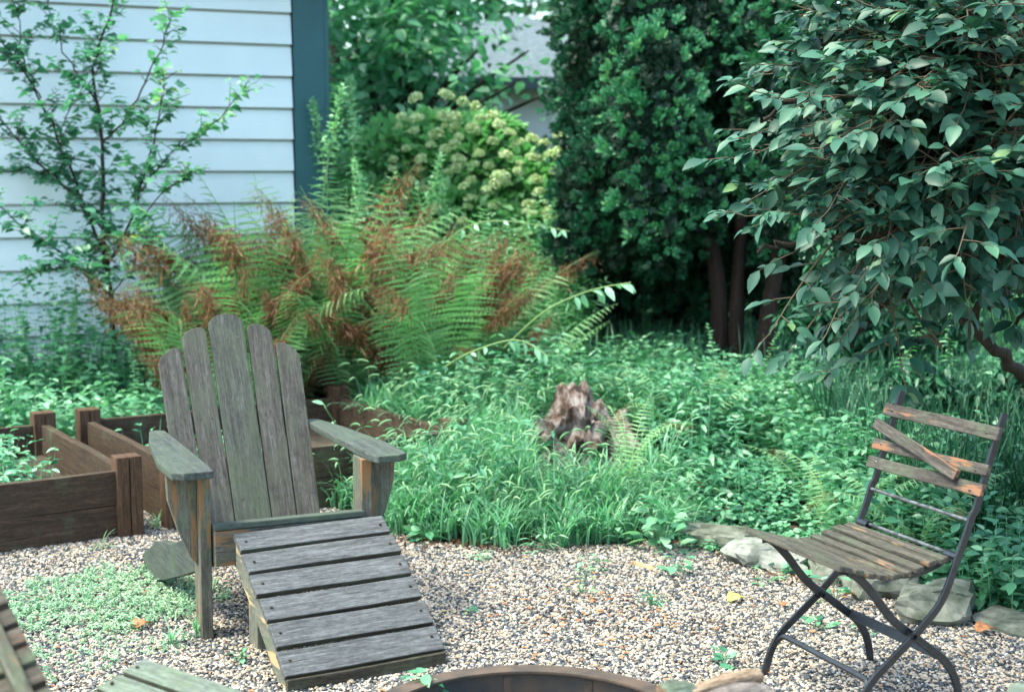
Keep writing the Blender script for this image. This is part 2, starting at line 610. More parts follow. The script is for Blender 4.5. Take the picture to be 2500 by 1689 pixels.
M['rust_in'] = simple_mat('sooty_steel', (0.035, 0.035, 0.038), 0.6, (0.11, 0.07, 0.045), 9, bump=0.2, lo=0.35, hi=0.75)
M['stone'] = simple_mat('mossy_limestone', (0.04, 0.052, 0.032), 0.9, (0.19, 0.19, 0.155), 14, bump=0.8, lo=0.34, hi=0.62)
M['stone_pale'] = simple_mat('pale_limestone', (0.06, 0.07, 0.05), 0.9, (0.27, 0.27, 0.24), 12, bump=0.8, lo=0.3, hi=0.58)
M['soil'] = simple_mat('soil', (0.02, 0.014, 0.009), 0.95, (0.06, 0.043, 0.028), 12, bump=0.8)
G1 = [(0.0, (0.016, 0.075, 0.035)), (0.5, (0.04, 0.16, 0.065)), (1.0, (0.10, 0.27, 0.10))]
M['sapling'] = leaf_mat('sapling_leaf', [(0.0, (0.03, 0.12, 0.07)), (0.55, (0.1, 0.28, 0.17)), (0.92, (0.24, 0.46, 0.28)), (1.0, (0.45, 0.6, 0.16))], 0.4, 0.38, 0.6)
M['fern'] = leaf_mat('fern_leaf', [(0.0, (0.04, 0.12, 0.045)), (0.5, (0.13, 0.28, 0.10)), (1.0, (0.34, 0.54, 0.27))], 0.38,
                     brown=[(0.0, (0.07, 0.024, 0.012)), (0.5, (0.25, 0.1, 0.045)), (1.0, (0.5, 0.26, 0.15))])
M['fern_pale'] = leaf_mat('pale_fern_leaf', [(0.0, (0.14, 0.3, 0.13)), (0.5, (0.27, 0.46, 0.22)), (1.0, (0.42, 0.6, 0.3))], 0.35,
                          brown=[(0.0, (0.14, 0.06, 0.02)), (0.5, (0.26, 0.11, 0.05)), (1.0, (0.4, 0.22, 0.12))])
M['grass'] = leaf_mat('grass_blade', [(0.0, (0.07, 0.2, 0.11)), (0.5, (0.2, 0.43, 0.25)), (0.9, (0.36, 0.62, 0.42)), (1.0, (0.52, 0.64, 0.38))], 0.42)
M['foxtail'] = leaf_mat('foxtail_head', [(0.0, (0.16, 0.34, 0.16)), (1.0, (0.34, 0.5, 0.28))], 0.35, 0.8)
M['weed'] = leaf_mat('weed_leaf', [(0.0, (0.03, 0.13, 0.07)), (0.5, (0.115, 0.31, 0.16)), (1.0, (0.3, 0.52, 0.3))], 0.3, 0.38, 0.6)
M['ivy'] = leaf_mat('ground_ivy_leaf', [(0.0, (0.06, 0.2, 0.11)), (0.5, (0.16, 0.38, 0.21)), (1.0, (0.33, 0.58, 0.36))], 0.25, 0.38, 0.6)
M['mat_weed'] = leaf_mat('mat_weed_leaf', [(0.0, (0.14, 0.28, 0.17)), (0.5, (0.3, 0.46, 0.3)), (1.0, (0.48, 0.6, 0.4))], 0.25)
M['cedar'] = leaf_mat('arborvitae_spray', [(0.0, (0.008, 0.045, 0.024)), (0.5, (0.03, 0.145, 0.068)), (0.93, (0.08, 0.29, 0.13)), (1.0, (0.15, 0.36, 0.13))], 0.12)
M['cedar_shade'] = leaf_mat('shade_painted_evergreen', [(0.0, (0.008, 0.012, 0.008)), (0.6, (0.022, 0.03, 0.016)), (1.0, (0.05, 0.04, 0.022))], 0.05)  # brown inner foliage, darkened further to carry the shade of the gap
M['cedar_shade_core'] = leaf_mat('evergreen_shade_core', [(0.0, (0.006, 0.022, 0.013)), (0.6, (0.014, 0.05, 0.026)), (1.0, (0.028, 0.07, 0.032))], 0.05)  # core leaves painted dark in place of occlusion
M['bush'] = leaf_mat('bush_leaf', [(0.0, (0.014, 0.05, 0.034)), (0.5, (0.032, 0.105, 0.068)), (0.9, (0.065, 0.165, 0.105)), (1.0, (0.12, 0.22, 0.09))], 0.13, 0.5, 0.45)
M['tree_pale'] = leaf_mat('pale_tree_leaf', [(0.0, (0.06, 0.22, 0.1)), (0.5, (0.17, 0.41, 0.22)), (1.0, (0.42, 0.64, 0.44))], 0.38, 0.35, 0.6)
M['tree_dark'] = leaf_mat('far_tree_leaf', [(0.0, (0.02, 0.09, 0.035)), (0.5, (0.05, 0.18, 0.07)), (1.0, (0.12, 0.3, 0.12))], 0.3)
M['hyd_leaf'] = leaf_mat('hydrangea_leaf', [(0.0, (0.1, 0.27, 0.1)), (0.5, (0.24, 0.47, 0.2)), (1.0, (0.44, 0.64, 0.32))], 0.35, 0.42, 0.5)
M['hyd_fl'] = leaf_mat('hydrangea_petal', [(0.0, (0.42, 0.48, 0.22)), (0.5, (0.62, 0.66, 0.38)), (1.0, (0.78, 0.8, 0.55))], 0.3)
M['gold'] = leaf_mat('tall_weed_leaf', [(0.0, (0.08, 0.24, 0.1)), (0.5, (0.2, 0.43, 0.21)), (1.0, (0.38, 0.6, 0.34))], 0.38, 0.42, 0.5)
M['meadow'] = leaf_mat('meadow_grass', [(0.0, (0.06, 0.22, 0.08)), (0.5, (0.13, 0.36, 0.15)), (1.0, (0.3, 0.5, 0.26))], 0.4)
M['dead_leaf'] = simple_mat('dead_leaf', (0.22, 0.08, 0.03), 0.8, (0.42, 0.19, 0.08), 60)
M['yellow_leaf'] = simple_mat('yellow_leaf', (0.66, 0.6, 0.05), 0.7, (0.72, 0.68, 0.14), 40)
M['wood_chip'] = simple_mat('split_wood', (0.3, 0.16, 0.08), 0.8, (0.5, 0.3, 0.17), 20)


# ================================================================== THE SETTING
def build_ground():
    xs = np.concatenate([np.linspace(-60, -7, 12), np.linspace(-6, 8, 71), np.linspace(9, 60, 12)])
    ys = np.concatenate([np.linspace(-20, 2, 8), np.linspace(2.5, 14, 70), np.linspace(15, 80, 14)])
    X, Y = np.meshgrid(xs, ys)
    Z = ground_z(X, Y) - 0.006
    V = np.stack([X, Y, Z], -1).reshape(-1, 3)
    nx, ny = len(xs), len(ys)
    i = (np.arange(ny - 1)[:, None] * nx + np.arange(nx - 1)[None]).reshape(-1, 1)
    F = np.hstack([i, i + 1, i + nx + 1, i + nx])
    return tag(mk('ground', V, F, M['soil']), kind='structure')


build_ground()


def gravel_bed_mat():
    m, n, l, p = new_mat('gravel_bed')
    tc = n.new('ShaderNodeTexCoord')
    v = n.new('ShaderNodeTexVoronoi')
    v.inputs['Scale'].default_value = 95
    l.new(tc.outputs['Object'], v.inputs['Vector'])
    r = ramp(n, [(0.0, (0.05, 0.055, 0.06)), (0.3, (0.12, 0.11, 0.1)), (0.5, (0.3, 0.24, 0.18)), (0.75, (0.45, 0.4, 0.33))], 'CONSTANT')
    s = n.new('ShaderNodeSeparateColor')
    l.new(v.outputs['Color'], s.inputs[0])
    l.new(s.outputs[0], r.inputs[0])
    l.new(r.outputs[0], p.inputs['Base Color'])
    b = n.new('ShaderNodeBump'); b.inputs['Strength'].default_value = 1.0; b.inputs['Distance'].default_value = 0.006; b.invert = True
    l.new(v.outputs['Distance'], b.inputs['Height'])
    l.new(b.outputs[0], p.inputs['Normal'])
    p.inputs['Roughness'].default_value = 0.9
    return m


gx = np.linspace(-6, 7, 60)
gv, gf = [], []
for k, x in enumerate(gx):
    gv += [(x, -4.0, -0.001), (x, float(y_edge(x)) + 0.03, -0.001)]
    if k: gf.append((2 * k - 2, 2 * k, 2 * k + 1, 2 * k - 1))
tag(mk('gravel_path', np.array(gv), np.array(gf), gravel_bed_mat()), kind='structure')

# ------------------------------------------------------------------ raised beds (placement needed by the pebbles)
BED_ANG = 0.575
BX = np.array([math.cos(BED_ANG), math.sin(BED_ANG)])
BY = np.array([-math.sin(BED_ANG), math.cos(BED_ANG)])
BED1_C = np.array([-1.60, 5.80])          # front right outer corner of the left bed
BED2_L = np.array([-2.11, 6.98])          # left corner of the bed behind the chair


def in_bed(x, y):
    r = np.zeros(np.shape(x), bool)
    for o, a, b in ((BED1_C - BX * 1.3, 1.3, 1.3), (BED2_L - BY * 1.3, 1.44, 1.36)):
        u = (x - o[0]) * BX[0] + (y - o[1]) * BX[1]
        v = (x - o[0]) * BY[0] + (y - o[1]) * BY[1]
        r |= (u > 0) & (u < a) & (v > 0) & (v < b)
    return r


RING_C = np.array([0.04, 3.23]); RING_R = 0.43


def build_pebbles():
    pitch = 0.0076
    xs = np.arange(-3.6, 3.6, pitch); ys = np.arange(2.55, 7.3, pitch)
    X, Y = np.meshgrid(xs, ys)
    X = X.ravel() + rng.uniform(-.5, .5, X.size) * pitch
    Y = Y.ravel() + rng.uniform(-.5, .5, Y.size) * pitch
    keep = (Y < y_edge(X) + 0.03 + 0.05 * np.sin(X * 9)) & (np.abs(X) < 0.40 * Y + 0.25) & ~in_bed(X, Y)
    keep &= ((X - RING_C[0]) ** 2 + (Y - RING_C[1]) ** 2) > (RING_R - 0.01) ** 2
    thin = np.sin(X * 4.3 + 1.7 * np.sin(Y * 3.1)) * np.cos(Y * 5.2 + np.sin(X * 7.1)) + 0.5 * np.sin(X * 17 + Y * 13)
    keep &= rng.random(X.size) < np.where(thin > 0.75, 0.62, 0.97)
    X, Y = X[keep], Y[keep]
    n = len(X)
    print('pebbles', n)
    Z = rng.uniform(0.0, 0.007, n) + 0.004 * np.sin(X * 3.1) * np.sin(Y * 2.7) + 0.002
    me = bpy.data.meshes.new('pebbles')
    me.vertices.add(n)
    me.vertices.foreach_set('co', np.stack([X, Y, Z], 1).astype(np.float32).ravel())
    m, nn, l, p = new_mat('pebble')
    oi = nn.new('ShaderNodeAttribute'); oi.attribute_type = 'INSTANCER'; oi.attribute_name = 'pr'
    r = ramp(nn, [(0.0, (0.028, 0.034, 0.042)), (0.17, (0.06, 0.07, 0.085)), (0.34, (0.13, 0.135, 0.14)), (0.42, (0.25, 0.19, 0.14)), (0.5, (0.44, 0.33, 0.23)),
                  (0.60, (0.45, 0.36, 0.28)), (0.72, (0.33, 0.3, 0.28)), (0.80, (0.49, 0.41, 0.33)), (0.96, (0.6, 0.56, 0.51))], 'CONSTANT')
    l.new(oi.outputs['Fac'], r.inputs[0])
    tc = nn.new('ShaderNodeTexCoord')
    nz = noise(nn, l, tc.outputs['Object'], 1.4, 3, 0.6)
    rr = ramp(nn, [(0.3, (0.7, 0.7, 0.7)), (0.65, (1.05, 1.05, 1.05))]); l.new(nz.outputs[0], rr.inputs[0])
    mm = nn.new('ShaderNodeMix'); mm.data_type = 'RGBA'; mm.blend_type = 'MULTIPLY'; mm.inputs[0].default_value = 1
    l.new(r.outputs[0], mm.inputs[6]); l.new(rr.outputs[0], mm.inputs[7]); l.new(mm.outputs[2], p.inputs['Base Color'])
    p.inputs['Roughness'].default_value = 0.6
    pr = np.clip(rng.random(n), 0, 1)
    for an, arr in (('pr', pr),):
        a = me.attributes.new(an, 'FLOAT', 'POINT'); a.data.foreach_set('value', arr.astype(np.float32))
    s = 0.0052 * (0.6 + 0.9 * rng.random(n) ** 1.6)
    sc = np.stack([s * rng.uniform(0.9, 1.5, n), s * rng.uniform(0.75, 1.05, n), s * rng.uniform(0.5, 0.8, n)], 1)
    a = me.attributes.new('sc', 'FLOAT_VECTOR', 'POINT'); a.data.foreach_set('vector', sc.astype(np.float32).ravel())
    ro = np.stack([rng.normal(0, .35, n), rng.normal(0, .35, n), rng.uniform(0, 6.28, n)], 1)
    a = me.attributes.new('ro', 'FLOAT_VECTOR', 'POINT'); a.data.foreach_set('vector', ro.astype(np.float32).ravel())
    o = bpy.data.objects.new('gravel', me); col.objects.link(o)
    me.materials.append(m)
    ng = bpy.data.node_groups.new('pebble_scatter', 'GeometryNodeTree')
    ng.interface.new_socket('Geometry', in_out='INPUT', socket_type='NodeSocketGeometry')
    ng.interface.new_socket('Geometry', in_out='OUTPUT', socket_type='NodeSocketGeometry')
    N, L = ng.nodes, ng.links
    gi, go = N.new('NodeGroupInput'), N.new('NodeGroupOutput')
    ico = N.new('GeometryNodeMeshIcoSphere'); ico.inputs['Radius'].default_value = 1.0; ico.inputs['Subdivisions'].default_value = 2
    sp = N.new('GeometryNodeSetPosition'); nt = N.new('ShaderNodeTexNoise'); nt.inputs['Scale'].default_value = 0.9
    vm = N.new('ShaderNodeVectorMath'); vm.operation = 'SUBTRACT'; vm.inputs[1].default_value = (.5, .5, .5)
    vs = N.new('ShaderNodeVectorMath'); vs.operation = 'SCALE'; vs.inputs['Scale'].default_value = 1.1
    L.new(nt.outputs['Color'], vm.inputs[0]); L.new(vm.outputs[0], vs.inputs[0]); L.new(vs.outputs[0], sp.inputs['Offset'])
    ss = N.new('GeometryNodeSetShadeSmooth')
    sm = N.new('GeometryNodeSetMaterial'); sm.inputs['Material'].default_value = m
    L.new(ico.outputs[0], sp.inputs['Geometry']); L.new(sp.outputs[0], ss.inputs[0]); L.new(ss.outputs[0], sm.inputs[0])
    ip = N.new('GeometryNodeInstanceOnPoints')
    def named(nm, t):
        q = N.new('GeometryNodeInputNamedAttribute'); q.data_type = t; q.inputs[0].default_value = nm; return q
    nsc, nro = named('sc', 'FLOAT_VECTOR'), named('ro', 'FLOAT_VECTOR')
    L.new(gi.outputs[0], ip.inputs['Points']); L.new(sm.outputs[0], ip.inputs['Instance'])
    L.new(nsc.outputs[0], ip.inputs['Scale']); L.new(nro.outputs[0], ip.inputs['Rotation'])
    L.new(ip.outputs[0], go.inputs[0])
    md = o.modifiers.new('scatter', 'NODES'); md.node_group = ng
    tag(o, 'rounded cream, tan and slate pea gravel covering the ground', 'gravel', kind='stuff')


build_pebbles()


# ------------------------------------------------------------------ house with pale siding
def build_house():
    root = empty('garden_house', (0, 0, 0))
    tag(root, 'pale blue white house wall of lap siding with dark teal corner board', 'house')
    # outer corner at photo x=790, depth 9.6; wall runs left and nearer the camera
    C = at(792, 420, 9.6)[:2]
    ang = math.radians(23)
    d = np.array([-math.cos(ang), -math.sin(ang)])          # along the wall to the left
    nrm = np.array([math.sin(ang), -math.cos(ang)])          # facing the camera
    back = -nrm
    L, Hh, D = 8.0, 2.95, 5.5
    expo = 0.205
    z0 = 0.257
    sid = simple_mat('pale_painted_siding', (0.69, 0.755, 0.785), 0.55, (0.75, 0.81, 0.835), 2.2)
    n_, l_ = sid.node_tree.nodes, sid.node_tree.links
    tcn = n_.new('ShaderNodeTexCoord')
    gb = noise(n_, l_, mapping(n_, l_, tcn.outputs['Object'], (6, 6, 90)), 1.0, 6, 0.6, 0.6)
    bp = n_.new('ShaderNodeBump'); bp.inputs['Strength'].default_value = 0.35; bp.inputs['Distance'].default_value = 0.003
    l_.new(gb.outputs[0], bp.inputs['Height']); l_.new(bp.outputs[0], n_['Principled BSDF'].inputs['Normal'])
    trim = simple_mat('teal_trim_paint', (0.02, 0.085, 0.1), 0.5, (0.026, 0.1, 0.12), 5.0)
    found = simple_mat('foundation_concrete', (0.16, 0.16, 0.15), 0.9, (0.26, 0.26, 0.24), 6)
    roofm = simple_mat('roof_shingle', (0.05, 0.05, 0.055), 0.9, (0.12, 0.12, 0.125), 20)

    def w3(u, v, z):          # u along left from corner, v outwards towards the camera
        p = C + d * u + nrm * v
        return (p[0], p[1], z)
    # lap courses as one saw-tooth sheet with thickness, front and corner side
    def siding(cx, dx, nx, length, name):
        V, F = [], []
        nrow = int((Hh - z0) / expo) + 1
        for k in range(nrow):
            zb = z0 + k * expo + 0.015; zt = min(zb + expo, Hh)
            g_ = 0.018
            for (u, v, z) in ((0, 0.030, zb + g_), (length, 0.030, zb + g_), (length, 0.006, zt), (0, 0.006, zt), (0, -0.016, zb + g_), (length, -0.016, zb + g_), (0, -0.016, zb - .001), (length, -0.016, zb - .001)):
                p = cx + dx * u + nx * v
                V.append((p[0], p[1], z))
            b = k * 8
            F += [(b, b + 1, b + 2, b + 3), (b + 4, b + 5, b + 1, b), (b + 6, b + 7, b + 5, b + 4)]
        return mk(name, np.array(V), np.array(F), sid, root, smooth=False)
    o = siding(C + d * 0.215, d, nrm, L - 0.2, 'siding')
    o['label'] = 'pale blue white lap siding'
    s2 = siding(C + back * 0.2, back, -d, D - 0.3, 'siding')

    def slab(name, pts, z0_, z1_, mat):
        V = [(p[0], p[1], z) for z in (z0_, z1_) for p in pts]
        n = len(pts)
        F = [[i, (i + 1) % n, n + (i + 1) % n, n + i] for i in range(n)]
        F += [[3, 2, 1, 0], [4, 5, 6, 7]]
        return mk(name, np.array(V), np.array(F), mat, root, smooth=False)
    q = lambda u, v: C + d * u + nrm * v
    slab('wall_body', [q(0.03, -0.02), q(L, -0.02), q(L, -D), q(0.03, -D)], 0.0, Hh - 0.001, found)
    tr = slab('corner_board', [q(0, 0.042), q(0.205, 0.042), q(0.205, -0.03), q(0, -0.03)], z0 - 0.01, Hh, trim)
    tr2 = slab('corner_board', [q(-0.03, 0.044), q(-0.002, 0.044), q(-0.002, -0.2), q(-0.03, -0.2)], z0 - 0.01, Hh, trim)
    slab('skirt_board', [q(0.21, 0.03), q(L, 0.03), q(L, -0.018), q(0.21, -0.018)], z0 - 0.11, z0 + 0.012, trim)
    # roof: two slopes with overhang
    V = []
    for u in (-0.3, L + 0.3):
        for v, z in ((0.35, Hh - 0.02), (-D / 2, Hh + 1.5), (-D - 0.35, Hh - 0.02)):
            for dz in (0, 0.12):
                p = q(u, v); V.append((p[0], p[1], z + dz))
    F = [(0, 2, 8, 6), (1, 7, 9, 3), (2, 4, 10, 8), (3, 9, 11, 5), (0, 1, 3, 2), (2, 3, 5, 4), (6, 8, 9, 7), (8, 10, 11, 9), (0, 6, 7, 1), (4, 5, 11, 10)]
    mk('roof', np.array(V), np.array(F), roofm, root, smooth=False)


build_house()


# ------------------------------------------------------------------ neighbour's garage far behind
def build_garage():
    root = empty('neighbour_garage', (0, 0, 0))
    tag(root, 'distant pale garage with grey shingled hip roof behind the flowering shrub', 'garage')
    wallm = simple_mat('garage_wall', (0.6, 0.6, 0.62), 0.7, (0.66, 0.66, 0.66), 2.0)
    roofm = simple_mat('garage_shingles', (0.06, 0.08, 0.09), 0.9, (0.12, 0.15, 0.165), 14)
    trimm = simple_mat('garage_gutter', (0.02, 0.035, 0.05), 0.5)
    x0, x1, y0, y1 = -2.5, 2.4, 18.0, 22.6
    zt = 2.62

    def box(name, a, b, mat):
        V = np.array([(x, y, z) for x in (a[0], b[0]) for y in (a[1], b[1]) for z in (a[2], b[2])])
        F = np.array([(0, 1, 3, 2), (4, 6, 7, 5), (0, 4, 5, 1), (2, 3, 7, 6), (0, 2, 6, 4), (1, 5, 7, 3)])
        return mk(name, V, F, mat, root, smooth=False)
    box('wall', (x0, y0, 0), (x1, y1, zt), wallm)
    box('band_board', (x0 + .001, y0 - 0.03, 1.88), (x1, y0 - 0.003, 1.96), simple_mat('band', (0.35, 0.37, 0.4), 0.7))
    e = 0.45
    V = np.array([(x0 - e, y0 - e, zt + .02), (x1 + e, y0 - e, zt + .02), (x1 + e, y1 + e, zt + .02), (x0 - e, y1 + e, zt + .02),
                  (-0.1, 20.3, zt + 1.08), (0.1, 20.3, zt + 1.08)])
    rf = [(0, 1, 5, 4), (2, 3, 4, 5)]
    o = mk('roof', V, np.array([(0, 1, 5, 4), (2, 3, 4, 5), (3, 0, 4, 4), (1, 2, 5, 5)][:2]), roofm, root, smooth=False)
    mk('roof', V, np.array([(3, 0, 4), (1, 2, 5)]), roofm, root, smooth=False)
    g = box('gutter', (x0 - e - .05, y0 - e - .08, zt - .1), (x1 + e + .05, y0 - e + .02, zt + .04), trimm)


build_garage()


# ------------------------------------------------------------------ raised cedar beds
def build_bed(origin, wx, wy, label, soil_z, gaps=()):
    """origin = corner; boards run along BX (wx) and BY (wy); posts at the corners outside-in"""
    root = empty('raised_bed', (origin[0], origin[1], 0), BED_ANG)
    tag(root, label, 'raised bed', 'brown cedar raised beds')
    T, h = 0.038, 0.14
    post = 0.088
    for (a, b, ax) in (((0, 0), (wx, 0), 'x'), ((0, wy), (wx, wy), 'x'), ((0, 0), (0, wy), 'y'), ((wx, 0), (wx, wy), 'y')):
        mb = MB()
        for k in range(2):
            Lx = (wx if ax == 'x' else wy) - 0.10
            c = ((a[0] + b[0]) / 2, (a[1] + b[1]) / 2, h / 2 + k * (h + 0.002) + 0.0)
            R = Matrix.Identity(3) if ax == 'x' else rot_z(math.pi / 2)
            # board stood on edge: length x, height on y -> rotate 90 about x
            R = R @ Matrix.Rotation(math.pi / 2, 3, 'X')
            mb.board(c, (Lx, h, T), R, bev=0.002, seg=5, warp=0.002)
        mb.build('side_board', M['cedar_board'], root)
    for (px_, py_) in ((0, 0), (wx, 0), (0, wy), (wx, wy)):
        mb = MB()
        for s in (-1, 1):
            mb.board((px_ + s * 0.027, py_, 0.17), (0.345, 0.05, post), Matrix.Rotation(-math.pi / 2, 3, 'Y') @ Matrix.Rotation(math.pi / 2, 3, 'X'), bev=0.004, seg=2, warp=0.0)
        mb.build('corner_post', M['cedar_post'], root)
    n = 24
    u = np.linspace(0.02, wx - 0.02, n); v = np.linspace(0.02, wy - 0.02, n)
    U, Vv = np.meshgrid(u, v)
    Z = soil_z + 0.02 * np.sin(U * 9) * np.cos(Vv * 7) + rng.normal(0, 0.006, U.shape)
    i = (np.arange(n - 1)[:, None] * n + np.arange(n - 1)[None]).reshape(-1, 1)
    mk('soil_fill', np.stack([U, Vv, Z], -1).reshape(-1, 3), np.hstack([i, i + 1, i + n + 1, i + n]), M['soil'], root)
    return root


b1o = BED1_C - BX * 1.27
build_bed(b1o, 1.27, 1.29, 'brown cedar raised bed full of leafy seedlings at the left edge', 0.12)
b2o = BED2_L - BY * 1.24
build_bed(b2o, 1.38, 1.24, 'brown cedar raised bed directly behind the wooden lounge chair', 0.13)


# ------------------------------------------------------------------ adirondack chair
def build_adirondack():
    root = empty('adirondack_chair', (-0.730, 4.555, 0), 0.43)
    tag(root, 'weathered grey slatted wooden lounge chair with wide flat arms on the gravel', 'lounge chair')
    win, aw, h = 0.262, 0.128, 0.578
    # arms, flat boards on edge-rounded outlines
    for s in (-1, 1):
        o = [(-0.085, s * (win)), (-0.085, s * (win + aw * 0.72)), (-0.06, s * (win + aw)), (0.12, s * (win + aw + .006)), (0.50, s * (win + aw - 0.035)),
             (0.70, s * (win + 0.055)), (0.715, s * (win + 0.03)), (0.70, s * (win - 0.0)), (0.35, s * (win - 0.004)), (0.0, s * (win - .004))]
        if s > 0:   # broken inner front edge
            o = o[:-2] + [(0.30, win - .004), (0.22, win + .004), (0.10, win - .002), (0.02, win + .006), (-0.03, win + .0), (-0.06, win + .012)]
            o[0] = (-0.082, win + 0.02)
        outl = [(x, y) for x, y in o]
        mb = MB()
        # local x -> chair y
        Mx = Matrix(((0, 1, 0, 0), (1, 0, 0, 0), (0, 0, 1, h - 0.012), (0, 0, 0, 1)))
        mb.prism(outl, 0.024, Mx, 0.004)
        mb.build('arm', M['adiron'], root)
    # front legs with bracket
    for s in (-1, 1):
        mb = MB()
        R = Matrix.Rotation(-math.pi / 2, 3, 'Y') @ Matrix.Rotation(math.pi / 2, 3, 'X')
        hl = h - 0.025
        # leg board: narrow edge to the side, 0.09 wide front to back -> width along y
        mb.board((s * 0.272, 0.055, hl / 2), (hl, 0.095, 0.036), Matrix.Rotation(-math.pi / 2, 3, 'Y'), bev=0.003, seg=6, warp=0.001)
        mb.build('leg', M['adiron_leg'], root)
        mb = MB()
        pts = [(0, 0), (0.095, 0), (0.09, -0.09), (0.06, -0.19), (0.025, -0.275), (0, -0.31)]
        Mx = Matrix(((s, 0, 0, s * 0.2905), (0, 0, -1, 0.06), (0, 1, 0, hl), (0, 0, 0, 1)))
        mb.prism(pts, 0.034, Mx, 0.003, gaxes=(1, 0, 2))
        mb.build('arm_bracket', M['adiron_leg'], root)
    # side rails: slope from front seat down to the ground at the back
    for s in (-1, 1):
        pts = [(-0.005, 0.372), (0.10, 0.33), (0.30, 0.27), (0.50, 0.205), (0.60, 0.19), (0.68, 0.175), (0.86, 0.09), (0.885, 0.0), (0.80, 0.0), (0.60, 0.05), (0.35, 0.13), (0.15, 0.20), (-0.005, 0.26)]
        Mx = Matrix.Translation((s * 0.232, 0, 0)) @ Matrix.Rotation(s * -0.085, 4, 'Z') @ Matrix(((0, 0, 1, 0), (1, 0, 0, 0), (0, 1, 0, 0.002), (0, 0, 0, 1)))
        mb = MB(); mb.prism(pts, 0.034, Mx, 0.003)
        mb.build('side_rail', M['adiron'], root)
    # front apron board, seat slats
    mb = MB()
    mb.board((0, -0.016, 0.309), (0.50, 0.115, 0.022), Matrix.Rotation(math.pi / 2, 3, 'X'), seg=6)
    mb.build('apron', M['adiron_leg'], root)
    mb = MB()
    prof = [(-0.004, 0.378, -0.08), (0.075, 0.358, -0.3), (0.155, 0.333, -0.3), (0.235, 0.308, -0.3), (0.315, 0.284, -0.3), (0.395, 0.262, -0.28)]
    for (y, z, tilt) in prof:
        mb.board((0, y, z), (0.50, 0.066 if y > 0 else 0.05, 0.02), Matrix.Rotation(tilt, 3, 'X'), bev=0.004)
    mb.build('seat', M['adiron'], root)
    # backrest: five fanned slats with rounded tops, in the plane from (y .45, z .27) to (y .85, z .99)
    yb, zb, yt, zt = 0.46, 0.25, 0.845, 0.975
    Ld = math.hypot(yt - yb, zt - zb)
    uy, uz = (yt - yb) / Ld, (zt - zb) / Ld
    mbs = [MB(), MB()]
    specs = [(-2, 0.087, 0.835, 1), (-1, 0.091, 0.935, 1), (0, 0.130, 1.0, 0), (1, 0.091, 0.94, 1), (2, 0.087, 0.835, 1)]
    for k, w, f, tone in specs:
        xb = {-2: -0.204, -1: -0.1125, 0: 0, 1: 0.1125, 2: 0.204}[k]
        xt = {-2: -0.226, -1: -0.125, 0: 0, 1: 0.125, 2: 0.226}[k]
        L_ = Ld * f
        # local outline: x along the slat, y across
        o = [(0, -w / 2), (0, w / 2)]
        rr_ = w * 0.36
        skew = 0.012 * k
        for q in range(0, 9):
            a = math.pi / 2 - math.pi * q / 8
            o.append((L_ - rr_ + rr_ * math.cos(a) - skew * math.sin(a) , w / 2 * math.sin(a) * 1.0))
        lean = (xt - xb) / Ld
        X = Vector((lean, uy, uz)).normalized()
        Y = Vector((1, 0, 0)); Y = (Y - X * X.dot(Y)).normalized()
        Z = X.cross(Y)
        Mx = Matrix(((X.x, Y.x, Z.x, xb), (X.y, Y.y, Z.y, yb + 0.004 * abs(k)), (X.z, Y.z, Z.z, zb), (0, 0, 0, 1)))
        mbs[tone].prism(o, 0.02, Mx, 0.003)
    nf2 = len(mbs[1].F)
    for k, w, f, tone in specs:
        for fh in (0.5, 0.12):
            for sx in (-1, 1):
                xc = {-2: -0.215, -1: -0.119, 0: 0, 1: 0.119, 2: 0.215}[k] * (0.97 if fh < .3 else 1.0) + sx * w * 0.22
                p_ = Vector((xc, yb + 0.004 * abs(k) + uy * Ld * fh, zb + uz * Ld * fh))
                n2 = Vector((0, -uz, uy))
                mbs[1].tube([tuple(p_), tuple(p_ + n2 * 0.0108), tuple(p_ + n2 * 0.011)], [0.004, 0.004, 0.0002], 8)
    bo = mbs[1].build('backrest', M['adiron_purple'], root)
    bo.data.materials.append(M['apron'])
    for pf in bo.data.polygons:
        if pf.index >= nf2: pf.material_index = 1
    c = mbs[0].build('centre_slat', M['adiron_centre'], root)
    c['label'] = 'wide mossy green middle slat'
    # rear battens behind the slats
    mb = MB()
    n_ = Vector((0, uz, -uy))
    for f in (0.5, 0.12):
        c0 = Vector((0, yb + uy * Ld * f, zb + uz * Ld * f)) + n_ * 0.028
        mb.board(c0, (0.46 if f > .3 else 0.42, 0.05, 0.03), Matrix.Rotation(math.atan2(uz, uy), 3, 'X'), seg=3)
    mb.build('back_batten', M['adiron'], root)
    return root


build_adirondack()


